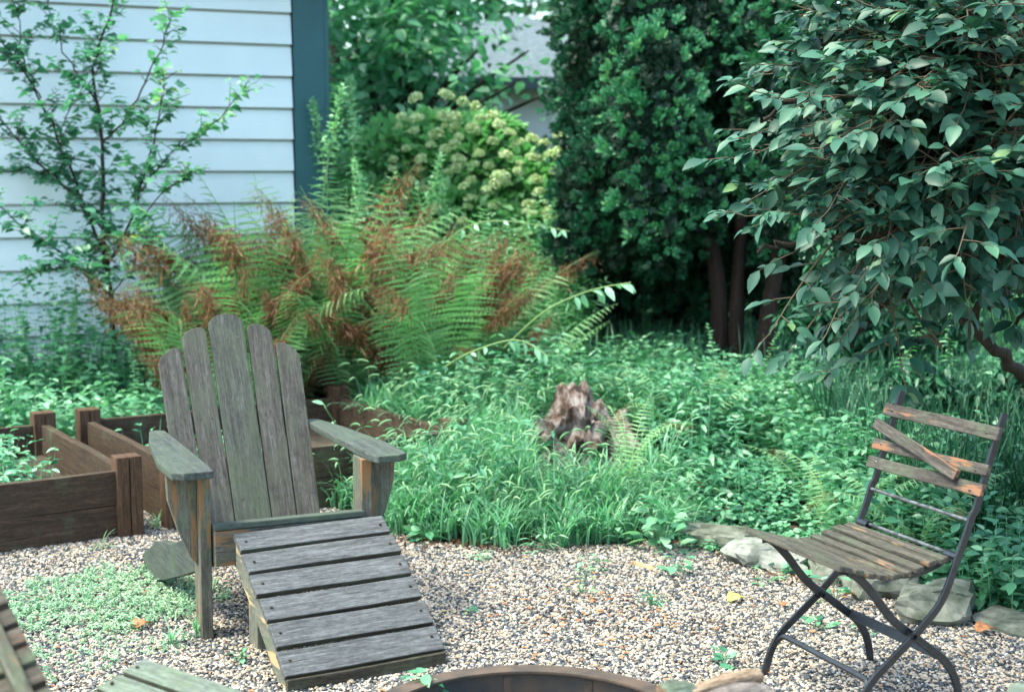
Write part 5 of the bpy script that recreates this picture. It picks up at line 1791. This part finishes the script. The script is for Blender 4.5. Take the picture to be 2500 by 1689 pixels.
# ================================================================== SAPLING
def build_sapling():
    b = at(282, 880, 8.35)
    root = empty('sapling', (b[0], b[1], 0.1))
    tag(root, 'young thin stemmed sapling with small lobed leaves in front of the pale siding', 'tree')
    off = np.array([b[0], b[1], 0.1])
    A = lambda px, py, y=8.35: at(px, py, y) - off
    br = [([A(282, 900), A(270, 740), A(262, 640), A(252, 540), A(250, 350), A(228, 170), A(275, 20), A(290, -80)], 0.019, 0.004),
          ([A(262, 640), A(215, 520), A(165, 400), A(95, 240), A(10, 110), A(-60, 40)], 0.011, 0.003),
          ([A(200, 480), A(120, 420), A(60, 360), A(0, 290), A(-60, 220)], 0.008, 0.003),
          ([A(250, 355), A(300, 300, 8.2), A(355, 200, 8.15), A(405, 90, 8.1), A(420, 30, 8.1)], 0.007, 0.0025),
          ([A(265, 645), A(310, 560, 8.2), A(350, 440, 8.15), A(385, 290, 8.1), A(405, 190, 8.1)], 0.008, 0.0025),
          ([A(345, 470, 8.2), A(430, 360, 8.1), A(520, 305, 8.0), A(600, 215, 7.95)], 0.005, 0.002),
          ([A(262, 640), A(330, 560, 8.1), A(400, 470, 8.0), A(465, 420, 8.0)], 0.006, 0.002),
          ([A(240, 700), A(150, 620, 8.1), A(60, 560, 8.0), A(-20, 480, 8.0)], 0.008, 0.003),
          ([A(250, 560), A(170, 470, 8.6), A(90, 420, 8.7), A(20, 420, 8.6)], 0.007, 0.003),
          ([A(268, 720), A(200, 660, 8.0), A(110, 660, 7.9), A(30, 700, 7.9)], 0.006, 0.002),
          ([A(268, 720), A(330, 640, 8.1), A(360, 580, 8.0)], 0.005, 0.002),
          ([A(240, 250), A(180, 170, 8.4), A(130, 60, 8.4), A(110, -40, 8.4)], 0.006, 0.002),
          ([A(160, 400), A(150, 300, 8.2), A(220, 200, 8.1), A(240, 130, 8.1)], 0.004, 0.002),
          ([A(100, 240), A(60, 150, 8.4), A(40, 40, 8.4), A(20, -50, 8.4)], 0.005, 0.002)]
    tb = Tubes(); cl = Cloud()
    for pts, r0, r1 in br:
        C = catmull(pts, 5)
        C[1:-1] += rng.normal(0, .006, C[1:-1].shape)
        tb.add(C, np.linspace(r0, r1, len(C)), 7)
        Ln = np.linalg.norm(np.diff(C, axis=0), axis=1).sum()
        # side twigs
        nt = int(Ln / 0.027)
        for k in range(nt):
            f = rng.uniform(0.22 if r0 > .01 else 0.08, 1)
            i = min(int(f * (len(C) - 1)), len(C) - 2)
            p = C[i] + (C[i + 1] - C[i]) * rng.random()
            d = nrmz((nrmz((C[i + 1] - C[i])[None]) * 0.7 + rand_dirs(1, -.1, .6)))[0]
            lt = rng.uniform(.07, .26) * (1.2 - f * 0.5)
            q = np.array([p, p + d * lt * .5, p + d * lt + np.array([0, 0, -.02])])
            tb.add(q, [0.0025, 0.0018, 0.001], 4)
            nl = max(2, int(lt / 0.032))
            g = np.linspace(.25, 1, nl)
            P0 = p[None] + d[None] * (g * lt)[:, None]
            dd = nrmz(d[None] * 0.35 + rand_dirs(nl, -.55, .25))
            tipf = 0.25 * (f > .8)
            cl.add(T_HEART if k % 3 else T_LOBED, P0, dd, np.array([0, 0, 1.0]) + rng.normal(0, .35, (nl, 3)), rng.uniform(.045, .085, nl) * (1 - 0.3 * (f > .9)), rnd=np.clip(rng.normal(.42 + 0.6 * tipf + 0.22 * (P0[:, 0] > 0.1), .16, nl), 0, 1), wsc=1.0)
    tb.build('trunk', M['bark'], root)
    cl.build('crown', M['sapling'], root)


build_sapling()

# leafy vine tangle at the sapling's foot
leafy_weeds('vine_tangle', lambda X, Y: (((X + 2.85) / 0.95) ** 2 + ((Y - 8.2) / 0.5) ** 2 < 1), (-3.8, -1.9, 7.7, 8.75), 170, (0.5, 1.15), 0.06, T_LOBED, M['sapling'], 'taller leafy tangle round the stem of the sapling', pairs=9, lean=0.3)


# ================================================================== EVERGREENS
def spray_tpl():
    V, F = [], []
    def lobe(o, d, L, w, z=0.0):
        o = np.array(o, float); d = np.array(d, float); d /= np.linalg.norm(d)
        s = np.array([-d[1], d[0], 0])
        b = len(V)
        V.extend([tuple(o), tuple(o + d * L * .55 + s * w + [0, 0, z]), tuple(o + d * L + [0, 0, z * 1.5]), tuple(o + d * L * .55 - s * w + [0, 0, z])])
        F.extend([(b, b + 1, b + 2), (b, b + 2, b + 3)])
    lobe((0, 0, 0), (1, 0, 0), 1.0, 0.09)
    for k, f in enumerate((0.2, 0.42, 0.62)):
        for s in (-1, 1):
            lobe((f, 0, 0), (0.75, s * 0.66, 0), 0.5 - 0.25 * f, 0.075, 0.04 * (1 if k % 2 else -1))
    return np.array(V), np.array(F)


T_SPRAY = spray_tpl()


def lumps_to_cloud(cl, L, per=150, size=(0.034, 0.062), mean=.5):
    """rows: centre, radii, tint. Each lump carries many small tufts; a tuft is a fan of sprays leaving one point"""
    for (cx, cy, cz, rx, ry, rz, b) in L:
        n = int(per * (rx * rz) / 0.045)
        per_t = 30
        m = max(6, n // per_t)
        d = rand_dirs(m)
        shell = rng.uniform(0.5, 1.0, m) ** 0.5
        jit = 1 + 0.22 * np.sin(d[:, 0] * 6 + cx * 9) * np.cos(d[:, 2] * 7 + cz * 7)
        tc = np.array([cx, cy, cz]) + d * np.array([rx, ry, rz]) * (shell * jit)[:, None]
        axis = nrmz(d * 0.8 + np.array([0, 0, 0.65]))
        k = np.repeat(np.arange(m), per_t)
        nn = len(k)
        dd = nrmz(axis[k] + rand_dirs(nn) * 0.62)
        ts = rng.uniform(0.6, 1.25, m)[k]
        pos = tc[k] + dd * rng.uniform(0.0, 0.045, (nn, 1)) * ts[:, None]
        up = rand_dirs(nn) + dd * 0.2 + np.array([0, -.3, .5])
        tint = rng.normal(0, .10, m)[k]
        cl.add(T_SPRAY, pos, dd, up, rng.uniform(size[0], size[1], nn) * ts, rnd=np.clip(rng.normal(mean + b, .10, nn) + tint + 0.3 * (shell[k] - .85), 0, 1))  # tufts deeper in a lump are painted darker, as shade


def ev_tree(name, base_px, base_y, lumps, label, trunk_pts, extra=None, per=150, zb=0.0, mat='cedar', size=(0.022, 0.042)):
    p = at(base_px, 850, base_y)
    root = empty(name, (p[0], base_y, zb))
    tag(root, label, 'evergreen', 'arborvitae evergreens behind the bed')
    off = np.array([p[0], base_y, zb])
    L = []
    for (px, py, rpx, dy, b) in lumps:
        if mat == 'cedar':
            if b > 0.03: dy, b, rpx = dy - 0.30, b + 0.16, rpx * 1.05  # light painted in: lit lumps brighter, the rest darker
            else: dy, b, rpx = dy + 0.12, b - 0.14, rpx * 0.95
        c = at(px, py, base_y + dy) - off
        r = rpx / FPX * (base_y + dy)
        L.append((c[0], c[1], c[2], r, r * 0.9, r * 1.25, b))
    for e in (extra or []): L.append(e)
    cl = Cloud(); lumps_to_cloud(cl, L, per, size)
    cl.build('crown', M[mat], root)
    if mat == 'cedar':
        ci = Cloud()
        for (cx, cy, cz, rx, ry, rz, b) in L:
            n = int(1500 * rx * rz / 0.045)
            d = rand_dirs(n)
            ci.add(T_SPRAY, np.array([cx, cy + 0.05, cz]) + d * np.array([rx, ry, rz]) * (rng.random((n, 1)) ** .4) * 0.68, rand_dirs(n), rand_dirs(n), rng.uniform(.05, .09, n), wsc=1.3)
        o_ = ci.build('inner_foliage', M['cedar_shade_core'], root)
        o_['label'] = 'inner foliage with shade painted into its colour'
    tb = Tubes()
    for pts, r0, r1 in trunk_pts:
        C = catmull([at(a, b_, y_) - off for a, b_, y_ in pts], 6)
        V, F, _ = tube_arrays(C, np.linspace(r0, r1, len(C)), 12)
        n = 12
        ph = np.tile(np.arange(n), len(C))
        ctr = np.repeat(C, n, 0)
        V = ctr + (V - ctr) * (1 + 0.12 * np.sin(ph * 2.6) + rng.normal(0, .03, len(V)))[:, None]
        tb.V.append(V); tb.F.append(F + tb.n); tb.n += len(V)
    tb.build('trunk', M['bark_red'], root)
    return root


lum1 = [(1560, 40, 90, 0, 0), (1535, 190, 85, 0, -.05), (1495, 330, 95, 0, 0), (1430, 470, 95, -.1, -.05), (1400, 590, 75, -.2, -.1), 
        (1570, 30, 95, -.1, .05), (1610, 190, 105, -.4, .16), (1580, 300, 110, -.35, .12), (1580, 130, 80, 0, 0), (1500, 420, 105, -.3, 0), (1650, 330, 80, -.2, .05),
        (1690, 420, 100, -.3, .14), (1600, 470, 110, -.3, .05), (1700, 520, 80, -.2, 0), (1500, 560, 95, -.2, -.05), (1610, 590, 90, -.1, -.1), (1700, 60, 100, 0, .05),
        (1720, 160, 75, 0, 0), (1760, 20, 80, .1, -.1), (1540, -120, 100, 0, 0), (1620, -140, 130, 0, 0), (1560, -330, 140, 0, 0), (1570, -560, 120, .1, 0),
        (1560, -760, 80, .1, 0), (1740, -140, 100, .1, 0)]
back1 = [(x, y, z, 0.38, 0.36, 0.5, -.25) for x in (-0.55, -0.1, 0.3) for y in (0.6, 1.1) for z in (1.0, 1.6, 2.2, 2.9)]
ev_tree('arborvitae', 1700, 8.9, lum1, 'left dark green arborvitae with rounded clumps painted brighter where lit, overlapping the garage roof',
        [([(1755, 900, 8.9), (1752, 700, 8.9), (1715, 520, 9.0), (1650, 400, 9.1)], 0.055, 0.035)], back1, per=1500)
lum2 = [(1960, 20, 90, 0, .1), (1890, 80, 75, 0, .12), (1930, 160, 80, 0, .12), (1850, 300, 60, 0, .1), (1860, 210, 45, -.1, .1), (1870, 400, 70, 0, .08), (1900, 500, 85, 0, .05), (1920, 610, 85, .1, 0),
        (1960, 700, 80, .1, -.05), (2000, 330, 110, .2, 0), (2010, 480, 110, .2, -.05), (2040, 620, 110, .2, -.1), (2060, 160, 120, .2, 0), (1990, -120, 110, 0, 0), (2000, -330, 120, .1, 0), (2010, -560, 90, .1, 0)]
ev_tree('arborvitae', 1880, 8.7, lum2, 'lighter arborvitae between the dark gap and the big leaved bush',
        [([(1860, 900, 8.75), (1885, 700, 8.8), (1930, 450, 8.9), (1960, 0, 9.0), (1980, -400, 9.0)], 0.06, 0.02), ([(1795, 900, 8.9), (1800, 700, 8.9), (1820, 400, 9.1)], 0.05, 0.03)], None, per=1500)
lum3 = [(px, py, 150, rng.uniform(-.2, .3), -.28) for px in (1420, 1520, 1630, 1740, 1860, 1980) for py in (-250, -60, 120, 300, 460, 600, 720, 820)]  # row added to block light behind the cedars, coloured as dark as shade
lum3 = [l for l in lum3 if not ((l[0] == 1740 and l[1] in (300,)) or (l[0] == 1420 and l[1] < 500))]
ev_tree('arborvitae', 1720, 10.6, lum3, 'arborvitae added in the gap behind the other two, shade painted into its colour',
        [([(1650, 900, 10.6), (1655, 500, 10.6), (1660, -200, 10.6)], 0.07, 0.04), ([(1930, 900, 10.6), (1935, 500, 10.6), (1940, -200, 10.6)], 0.07, 0.04)], None, per=150, mat='cedar_shade', size=(0.07, 0.12))
lum4 = [(px, py, 170, rng.uniform(-.2, .3), -.28) for px in (2080, 2230, 2400, 2560) for py in (-150, 50, 240, 420, 540, 640)]  # added to darken the view under the bush, shade put into its colour
ev_tree('arborvitae', 2300, 10.2, lum4, 'arborvitae added behind the big leaved bush at the right, shade painted into its colour',
        [([(2240, 900, 10.2), (2245, 500, 10.2), (2250, -100, 10.2)], 0.1, 0.04)], None, per=150, mat='cedar_shade', size=(0.07, 0.12))


# ================================================================== BIG LEAVED BUSH
def build_bush():
    b = np.array([2.25, 5.15, 0.0])
    root = empty('viburnum_bush', tuple(b))
    tag(root, 'large dark bush with oval blue green leaves overhanging from the right', 'bush')
    cl = Cloud(); tb = Tubes(); tw_ = Tubes()
    # main limbs
    limbs = [[b, at(2560, 1000, 5.3), at(2480, 905, 5.2), at(2370, 800, 5.15), at(2290, 700, 5.2), at(2220, 560, 5.2), at(2150, 400, 5.1)],
             [at(2375, 805, 5.15), at(2400, 700, 5.0), at(2460, 600, 5.0), at(2500, 420, 5.0)],
             [at(2450, 730, 5.3), at(2400, 620, 5.3), at(2330, 500, 5.3), at(2300, 300, 5.1)],
             [b, at(2640, 900, 5.5), at(2620, 600, 5.5), at(2500, 300, 5.4), at(2400, 60, 5.2), at(2350, -150, 5.2)],
             [at(2290, 700, 5.2), at(2200, 720, 5.0), at(2120, 790, 4.95), at(2060, 850, 4.9)],
             [at(2220, 560, 5.2), at(2080, 560, 4.9), at(1950, 590, 4.8), at(1850, 620, 4.75)],
             [at(2300, 300, 5.1), at(2120, 280, 4.9), at(1950, 250, 4.8), at(1860, 290, 4.75)],
             [at(2400, 60, 5.2), at(2200, 60, 5.0), at(2000, 100, 4.9)],
             [at(2500, 420, 5.0), at(2560, 350, 4.6), at(2480, 260, 4.4)],
             [b, at(2700, 1000, 4.9), at(2650, 850, 4.8), at(2540, 760, 4.8), at(2470, 800, 4.8)]]
    LP = []
    for k, pts in enumerate(limbs):
        C = catmull([np.array(p) for p in pts], 6) - b
        C[1:-1] += rng.normal(0, .01, C[1:-1].shape)
        r0 = 0.034 if k in (0, 3) else 0.016
        tb.add(C, np.linspace(r0, 0.006, len(C)), 8)
        LP.append(C)
    LP = np.vstack(LP)
    # crown lobes in photo pixels: cx, cy, rx, ry, depth, n
    lobes = [(2330, 120, 330, 190, 4.95, 330), (2120, 300, 300, 170, 4.85, 300), (2350, 330, 260, 180, 4.75, 260), (2060, 130, 180, 110, 5.0, 130), (2480, 200, 200, 200, 4.45, 110),
             (2200, 470, 260, 110, 4.95, 210), (1960, 330, 80, 80, 4.7, 40), (1950, 580, 110, 75, 4.75, 70), (2420, 470, 190, 120, 4.95, 140), (2270, 530, 170, 60, 5.15, 40),
             (2090, 840, 60, 30, 4.85, 10), (2180, 470, 110, 90, 4.5, 60), (2540, 560, 80, 80, 4.7, 10), (2450, -120, 400, 150, 5.0, 200)]
    for (cx, cy, rx, ry, y, n) in lobes:
        c = at(cx + 25 + 150 * max(0, min(1, (2500 - cx) / 400)), cy - 20, y) - b
        sx, sz = rx / FPX * y, ry / FPX * y
        d = rand_dirs(n)
        sh = rng.uniform(0.15, 1.0, n) ** 0.45
        nb = max(2, n // 5)
        d = d[:nb]; sh = sh[:nb]
        P0 = c + d * np.array([sx, min(sx, 0.5), sz]) * sh[:, None] * 0.9
        for k in range(nb):
            main = nrmz((d[k] * 0.8 + np.array([-0.45, -0.35, -0.08]) + rng.normal(0, .3, 3))[None])[0]
            Lm = rng.uniform(.26, .42)
            droop = np.array([0, 0, -rng.uniform(.02, .09)])
            C = np.array([P0[k] - main * 0.1, P0[k] + main * Lm * .35 + droop * .1, P0[k] + main * Lm * .7 + droop * .5, P0[k] + main * Lm + droop])
            tw_.add(C, [0.0042, 0.0035, 0.0026, 0.0016], 5)
            if k % 2 == 0:
                i = np.argmin(((LP - P0[k]) ** 2).sum(1))
                mid = (LP[i] + P0[k]) / 2 + rng.normal(0, .03, 3)
                tw_.add(catmull([LP[i], mid, C[0]], 4), np.linspace(.007, .0042, 9), 5)
            side = nrmz(np.cross(main, [0, 0, 1.0])[None])[0]
            for j in range(6):
                f0 = 0.15 + 0.17 * j if j < 5 else 1.0
                p = np.array([np.interp(f0, [0, .35, .7, 1], C[:, q]) for q in range(3)])
                sg = 1 if j % 2 else -1
                out = main if j == 5 else nrmz((main * 0.6 + side * sg * 0.85 + rng.normal(0, .22, 3))[None])[0]
                lt = rng.uniform(.05, .15)
                e = p + out * lt
                tw_.add(np.array([p, p + out * lt * .5 + [0, 0, .005], e]), [0.0022, 0.0017, 0.0012], 4)
                nl = int(rng.integers(3, 7))
                f = np.linspace(.35, 1.0, nl)
                pos = p[None] + out[None] * (f * lt)[:, None]
                sd_ = nrmz(np.cross(out, [0, 0, 1.0])[None])[0]
                sgn = np.where(np.arange(nl) % 2 == 0, 1, -1)
                dl = out[None] * (0.55 + 0.5 * f)[:, None] + sd_[None] * (sgn * (1.0 - 0.6 * f))[:, None] + np.array([0, 0, -0.22]) + rng.normal(0, .28, (nl, 3))
                sz_ = rng.uniform(.034, .090, nl)
                cl.add(T_OVATE, pos, dl, np.array([-0.15, -0.3, 1.0]) + rng.normal(0, .38, (nl, 3)), sz_, rnd=np.clip(rng.normal(.5, .22, nl), 0, 1), wsc=rng.uniform(.85, 1.15, nl))
    tb.build('trunk', M['bark'], root)
    tw_.build('twigs', M['twig'], root)
    cl.build('crown', M['bush'], root)


build_bush()


# ================================================================== HYDRANGEA
def build_hydrangea():
    c0 = at(1130, 560, 10.6)
    root = empty('hydrangea_shrub', (c0[0], 10.6, 0.1))
    tag(root, 'broad hydrangea shrub with rounded cream yellow flower heads before the garage', 'shrub')
    off = np.array([c0[0], 10.6, 0.1])
    cl = Cloud(); tb = Tubes()
    lobes = [(980, 420, 150, 120, 10.6), (1120, 420, 170, 130, 10.5), (1260, 470, 160, 110, 10.5), (1050, 340, 90, 60, 10.7), (1180, 330, 90, 40, 10.6), (1350, 520, 90, 110, 10.3), (930, 560, 150, 120, 10.3), (1100, 560, 200, 120, 10.2), (1280, 620, 150, 110, 10.1)]
    for cx, cy, rx, ry, y in lobes:
        c = at(cx, cy, y) - off
        n = 1250
        d = rand_dirs(n, -.6, 1); s = rng.uniform(.2, 1, n) ** .5
        pos = c + d * np.array([rx / FPX * y, rx / FPX * y * .8, ry / FPX * y]) * s[:, None]
        cl.add(T_OVATE, pos, d + rng.normal(0, .4, (n, 3)) + [0, 0, -.1], np.array([0, 0, 1.0]) + rng.normal(0, .4, (n, 3)), rng.uniform(.07, .12, n), rnd=np.clip(rng.normal(.5, .2, n), 0, 1), wsc=1.1)
        for k in range(8):
            e = c + rand_dirs(1, .2, 1)[0] * [rx / FPX * y * .8, .3, ry / FPX * y * .8]
            tb.add(catmull([np.array([c[0] * .5, c[1] * .5, 0]), (e + [c[0] * .5, 0, 0]) * .6, e], 4), np.linspace(.008, .003, 9), 5)
    cl.build('foliage', M['hyd_leaf'], root)
    tb.build('branches', M['twig'], root)
    # flower heads; a few lumpy domes of florets, shared meshes
    heads = [(1015, 240, 28), (1090, 232, 34), (1130, 250, 26), (1160, 262, 26), (1200, 285, 30), (1015, 290, 26), (1085, 285, 30), (1110, 310, 26), (1155, 315, 30), (1220, 305, 26),
             (1245, 325, 26), (1010, 320, 22), (1065, 330, 32), (1050, 355, 22), (1110, 350, 22), (1205, 345, 26), (1265, 350, 26), (1300, 340, 28), (1330, 350, 24), (1120, 390, 30), (1170, 375, 24),
             (1235, 380, 30), (1300, 385, 28), (1345, 380, 26), (1220, 430, 34), (1265, 420, 24), (1310, 440, 28), (1315, 470, 26), (1090, 420, 20), (1005, 440, 18), (1355, 420, 24), (1150, 440, 22), (1190, 470, 24), (1290, 500, 26), (1340, 490, 24), (960, 390, 20), (1360, 330, 20)]
    for _ in range(42):
        heads.append((int(rng.uniform(940, 1370)), int(rng.uniform(270, 560)), int(rng.uniform(18, 28))))
    protos_ = []
    for v in range(3):
        h = Cloud(); n = 150
        d = rand_dirs(n, -.5, 1)
        h.add(T_ROUND, d * [1, 1, .8] * rng.uniform(.75, 1, (n, 1)), d + rng.normal(0, .8, (n, 3)), d, rng.uniform(.35, .5, n))
        protos_.append(h.build('flower_head', M['hyd_fl'], root))
    for i, (px, py, r) in enumerate(heads):
        o = protos_[i] if i < 3 else protos_[i % 3].copy()
        if i >= 3: col.objects.link(o); o.parent = root
        y = 10.05 - rng.uniform(0, .5)
        o.location = tuple(at(px, py, y) - off)
        s = r / FPX * y * 0.56
        o.scale = (s, s, s)
        o.scale = (s, s * rng.uniform(.75, 1.0), s * rng.uniform(.7, 1.0))
        o.rotation_euler = (rng.uniform(-.4, .4), rng.uniform(-.4, .4), rng.uniform(0, 6))


build_hydrangea()


# ================================================================== BROADLEAF TREES BEHIND
def leaf_tree(name, px, y, lobes, label, mat, leaf, per, trunk_r=0.1, group='trees beyond the garden', tpl=T_OVAL5, bark='bark'):
    p = at(px, 800, y)
    root = empty(name, (p[0], y, 0.0))
    tag(root, label, 'tree', group)
    off = np.array([p[0], y, 0.0])
    cl = Cloud(); tb = Tubes()
    cs = []
    for (cx, cy, rx, ry, dy, b) in lobes:
        c = at(cx, cy, y + dy) - off
        sx, sz = rx / FPX * y, ry / FPX * y
        n = int(per * sx * sz * 4)
        m = max(4, int(n / 22))
        cd = rand_dirs(m, -.8, 1); cc = c + cd * np.array([sx, sx * .8, sz]) * (rng.uniform(.1, 1, m) ** .45)[:, None]
        k = rng.integers(0, m, n)
        pos = cc[k] + rng.normal(0, leaf * 1.2, (n, 3))
        cl.add(tpl, pos, rand_dirs(n, -.8, .3), np.array([0, 0, 1.0]) + rng.normal(0, .5, (n, 3)), rng.uniform(.7, 1.2, n) * leaf, rnd=np.clip(rng.normal(.45 + b, .2, n) + (cd[k, 2]) * .08, 0, 1))
        cs.append(c)
    top = max(c[2] for c in cs)
    T = catmull([np.array([0, 0, 0]), np.array([.08, 0, top * .4]), np.array([0, 0, top])], 6)
    tb.add(T, np.linspace(trunk_r, trunk_r * .25, len(T)), 8)
    for c in cs:
        s = np.array([0, 0, max(0.3, c[2] * .55)])
        tb.add(catmull([s, (s + c) / 2 + [0, 0, .15], c], 5), np.linspace(trunk_r * .4, trunk_r * .08, 11), 6)
    tb.build('trunk', M[bark], root)
    cl.build('crown', M[mat], root)


leaf_tree('broadleaf_tree', 960, 12.8, [(850, 60, 110, 110, 0, 0), (980, 80, 130, 120, -.2, .05), (900, 220, 130, 90, 0, -.05), (1040, 60, 110, 100, -.2, .05), (1050, 190, 110, 80, -.3, .05), 
           (1190, 100, 40, 14, -.6, .2), (1130, 150, 50, 35, -.6, .1), (1290, 125, 60, 14, -.7, .2), (1120, 230, 50, 30, -.5, .1), (1270, 195, 70, 12, -.7, .1), (1350, 222, 45, 12, -.7, .1), (960, -120, 220, 150, 0, 0), (1200, -100, 200, 90, 0, .1), (830, 330, 90, 80, 0, -.1), (950, 300, 90, 60, 0, -.15)],
          'pale green broadleaf tree whose branches hang across the garage roof', 'tree_pale', 0.125, 440)
leaf_tree('broadleaf_tree', 820, 16.5, [(800, 300, 200, 200, 0, -.1), (980, 250, 200, 220, 0, -.1), (880, 50, 250, 200, 0, -.05), (1080, -40, 180, 150, 0, 0), (900, 500, 200, 120, 0, -.1)],
          'darker tree behind the pale one, next to the house corner', 'tree_dark', 0.13, 260, 0.16)
leaf_tree('broadleaf_tree', 1200, 27, [(1000, 0, 200, 180, 0, -.1), (1180, -60, 200, 120, 0, .1), (1300, 0, 130, 80, 1, .1), (1420, 30, 130, 120, 0, 0), (1500, -100, 200, 200, 0, 0)],
          'far tree rising behind the garage roof', 'tree_dark', 0.2, 110, 0.25)
leaf_tree('broadleaf_tree', 2300, 21, [(1700, 0, 200, 200, 0, -.15), (1750, 350, 150, 180, 0, -.2), (1900, 100, 250, 250, 0, -.1), (2200, 0, 280, 250, 0, -.1), (2500, 0, 280, 300, 0, -.1), (2200, 330, 250, 150, 0, -.1), (2500, 380, 250, 150, 0, -.1), (2350, 560, 300, 70, 0, 0)],
          'large tree far behind the big leaved bush', 'tree_dark', 0.17, 110, 0.3)
leaf_tree('broadleaf_tree', 1500, 14.5, [(1330, 620, 150, 150, 0, -.1), (1480, 500, 150, 250, 0, -.2), (1600, 300, 130, 300, 0, -.2)],
          'bushy dark tree mass low behind the evergreens', 'tree_dark', 0.12, 170, 0.15)

def dark_shrub(px, y, lobes, label):
    p = at(px, 800, y)
    root = empty('shrub', (p[0], y, 0.1))
    tag(root, label, 'shrub')
    off = np.array([p[0], y, 0.1])
    cl = Cloud(); tb = Tubes()
    for cx, cy, rx, ry, n in lobes:
        c = at(cx, cy, y) - off
        d = rand_dirs(n)
        pos = c + d * np.array([rx / FPX * y, rx / FPX * y * .8, ry / FPX * y]) * (rng.random((n, 1)) ** .45)
        cl.add(T_NARROW, pos, rand_dirs(n, -1, .1), np.array([0, 0, 1.0]) + rng.normal(0, .5, (n, 3)), rng.uniform(.04, .08, n), wsc=1.8)
        tb.add(catmull([np.array([0, 0, 0]), c * [.4, .4, .6], c], 4), np.linspace(.014, .005, 9), 5)
    cl.build('foliage', M['shade_painted_leaf'], root)
    tb.build('branches', M['bark_red'], root)


dark_shrub(2120, 7.9, [(2060, 760, 110, 110, 1500), (2180, 820, 120, 90, 1500), (1960, 780, 70, 60, 500), (2330, 800, 90, 70, 700), (2060, 640, 90, 90, 900), (2260, 760, 80, 70, 500)], 'feathery shrub added under the left side of the big leaved bush, shade painted into its leaves')  # added to darken the ground where the bush should cast shade
dark_shrub(2400, 6.3, [(2250, 950, 110, 70, 900), (2400, 1010, 110, 90, 1200), (2500, 950, 80, 100, 700)], 'dark reddish stemmed shrub right behind the folding chair back')


# pale fence/house glimpsed far right through the bush
hr_ = empty('distant_house', (9.5, 26, 0))
tag(hr_, 'distant pale house wall glimpsed under the bush at the right', 'house')
Vb = np.array([(x, y, z) for x in (-3.5, 4) for y in (0, 6) for z in (0, 2.0)])
Fb = np.array([(0, 1, 3, 2), (4, 6, 7, 5), (0, 4, 5, 1), (2, 3, 7, 6), (0, 2, 6, 4), (1, 5, 7, 3)])
mk('wall', Vb, Fb, simple_mat('pale_house_wall', (0.6, 0.56, 0.5), 0.8, (0.68, 0.64, 0.6), 1.0), hr_, smooth=False)
Vr = np.array([(-3.9, -.4, 2.0), (4.4, -.4, 2.0), (4.4, 3, 3.6), (-3.9, 3, 3.6), (-3.9, 6.4, 2.0), (4.4, 6.4, 2.0)])
mk('roof', Vr, np.array([(0, 1, 2, 3), (3, 2, 5, 4)]), simple_mat('far_shingle', (0.1, 0.1, 0.11), 0.9), hr_, smooth=False)
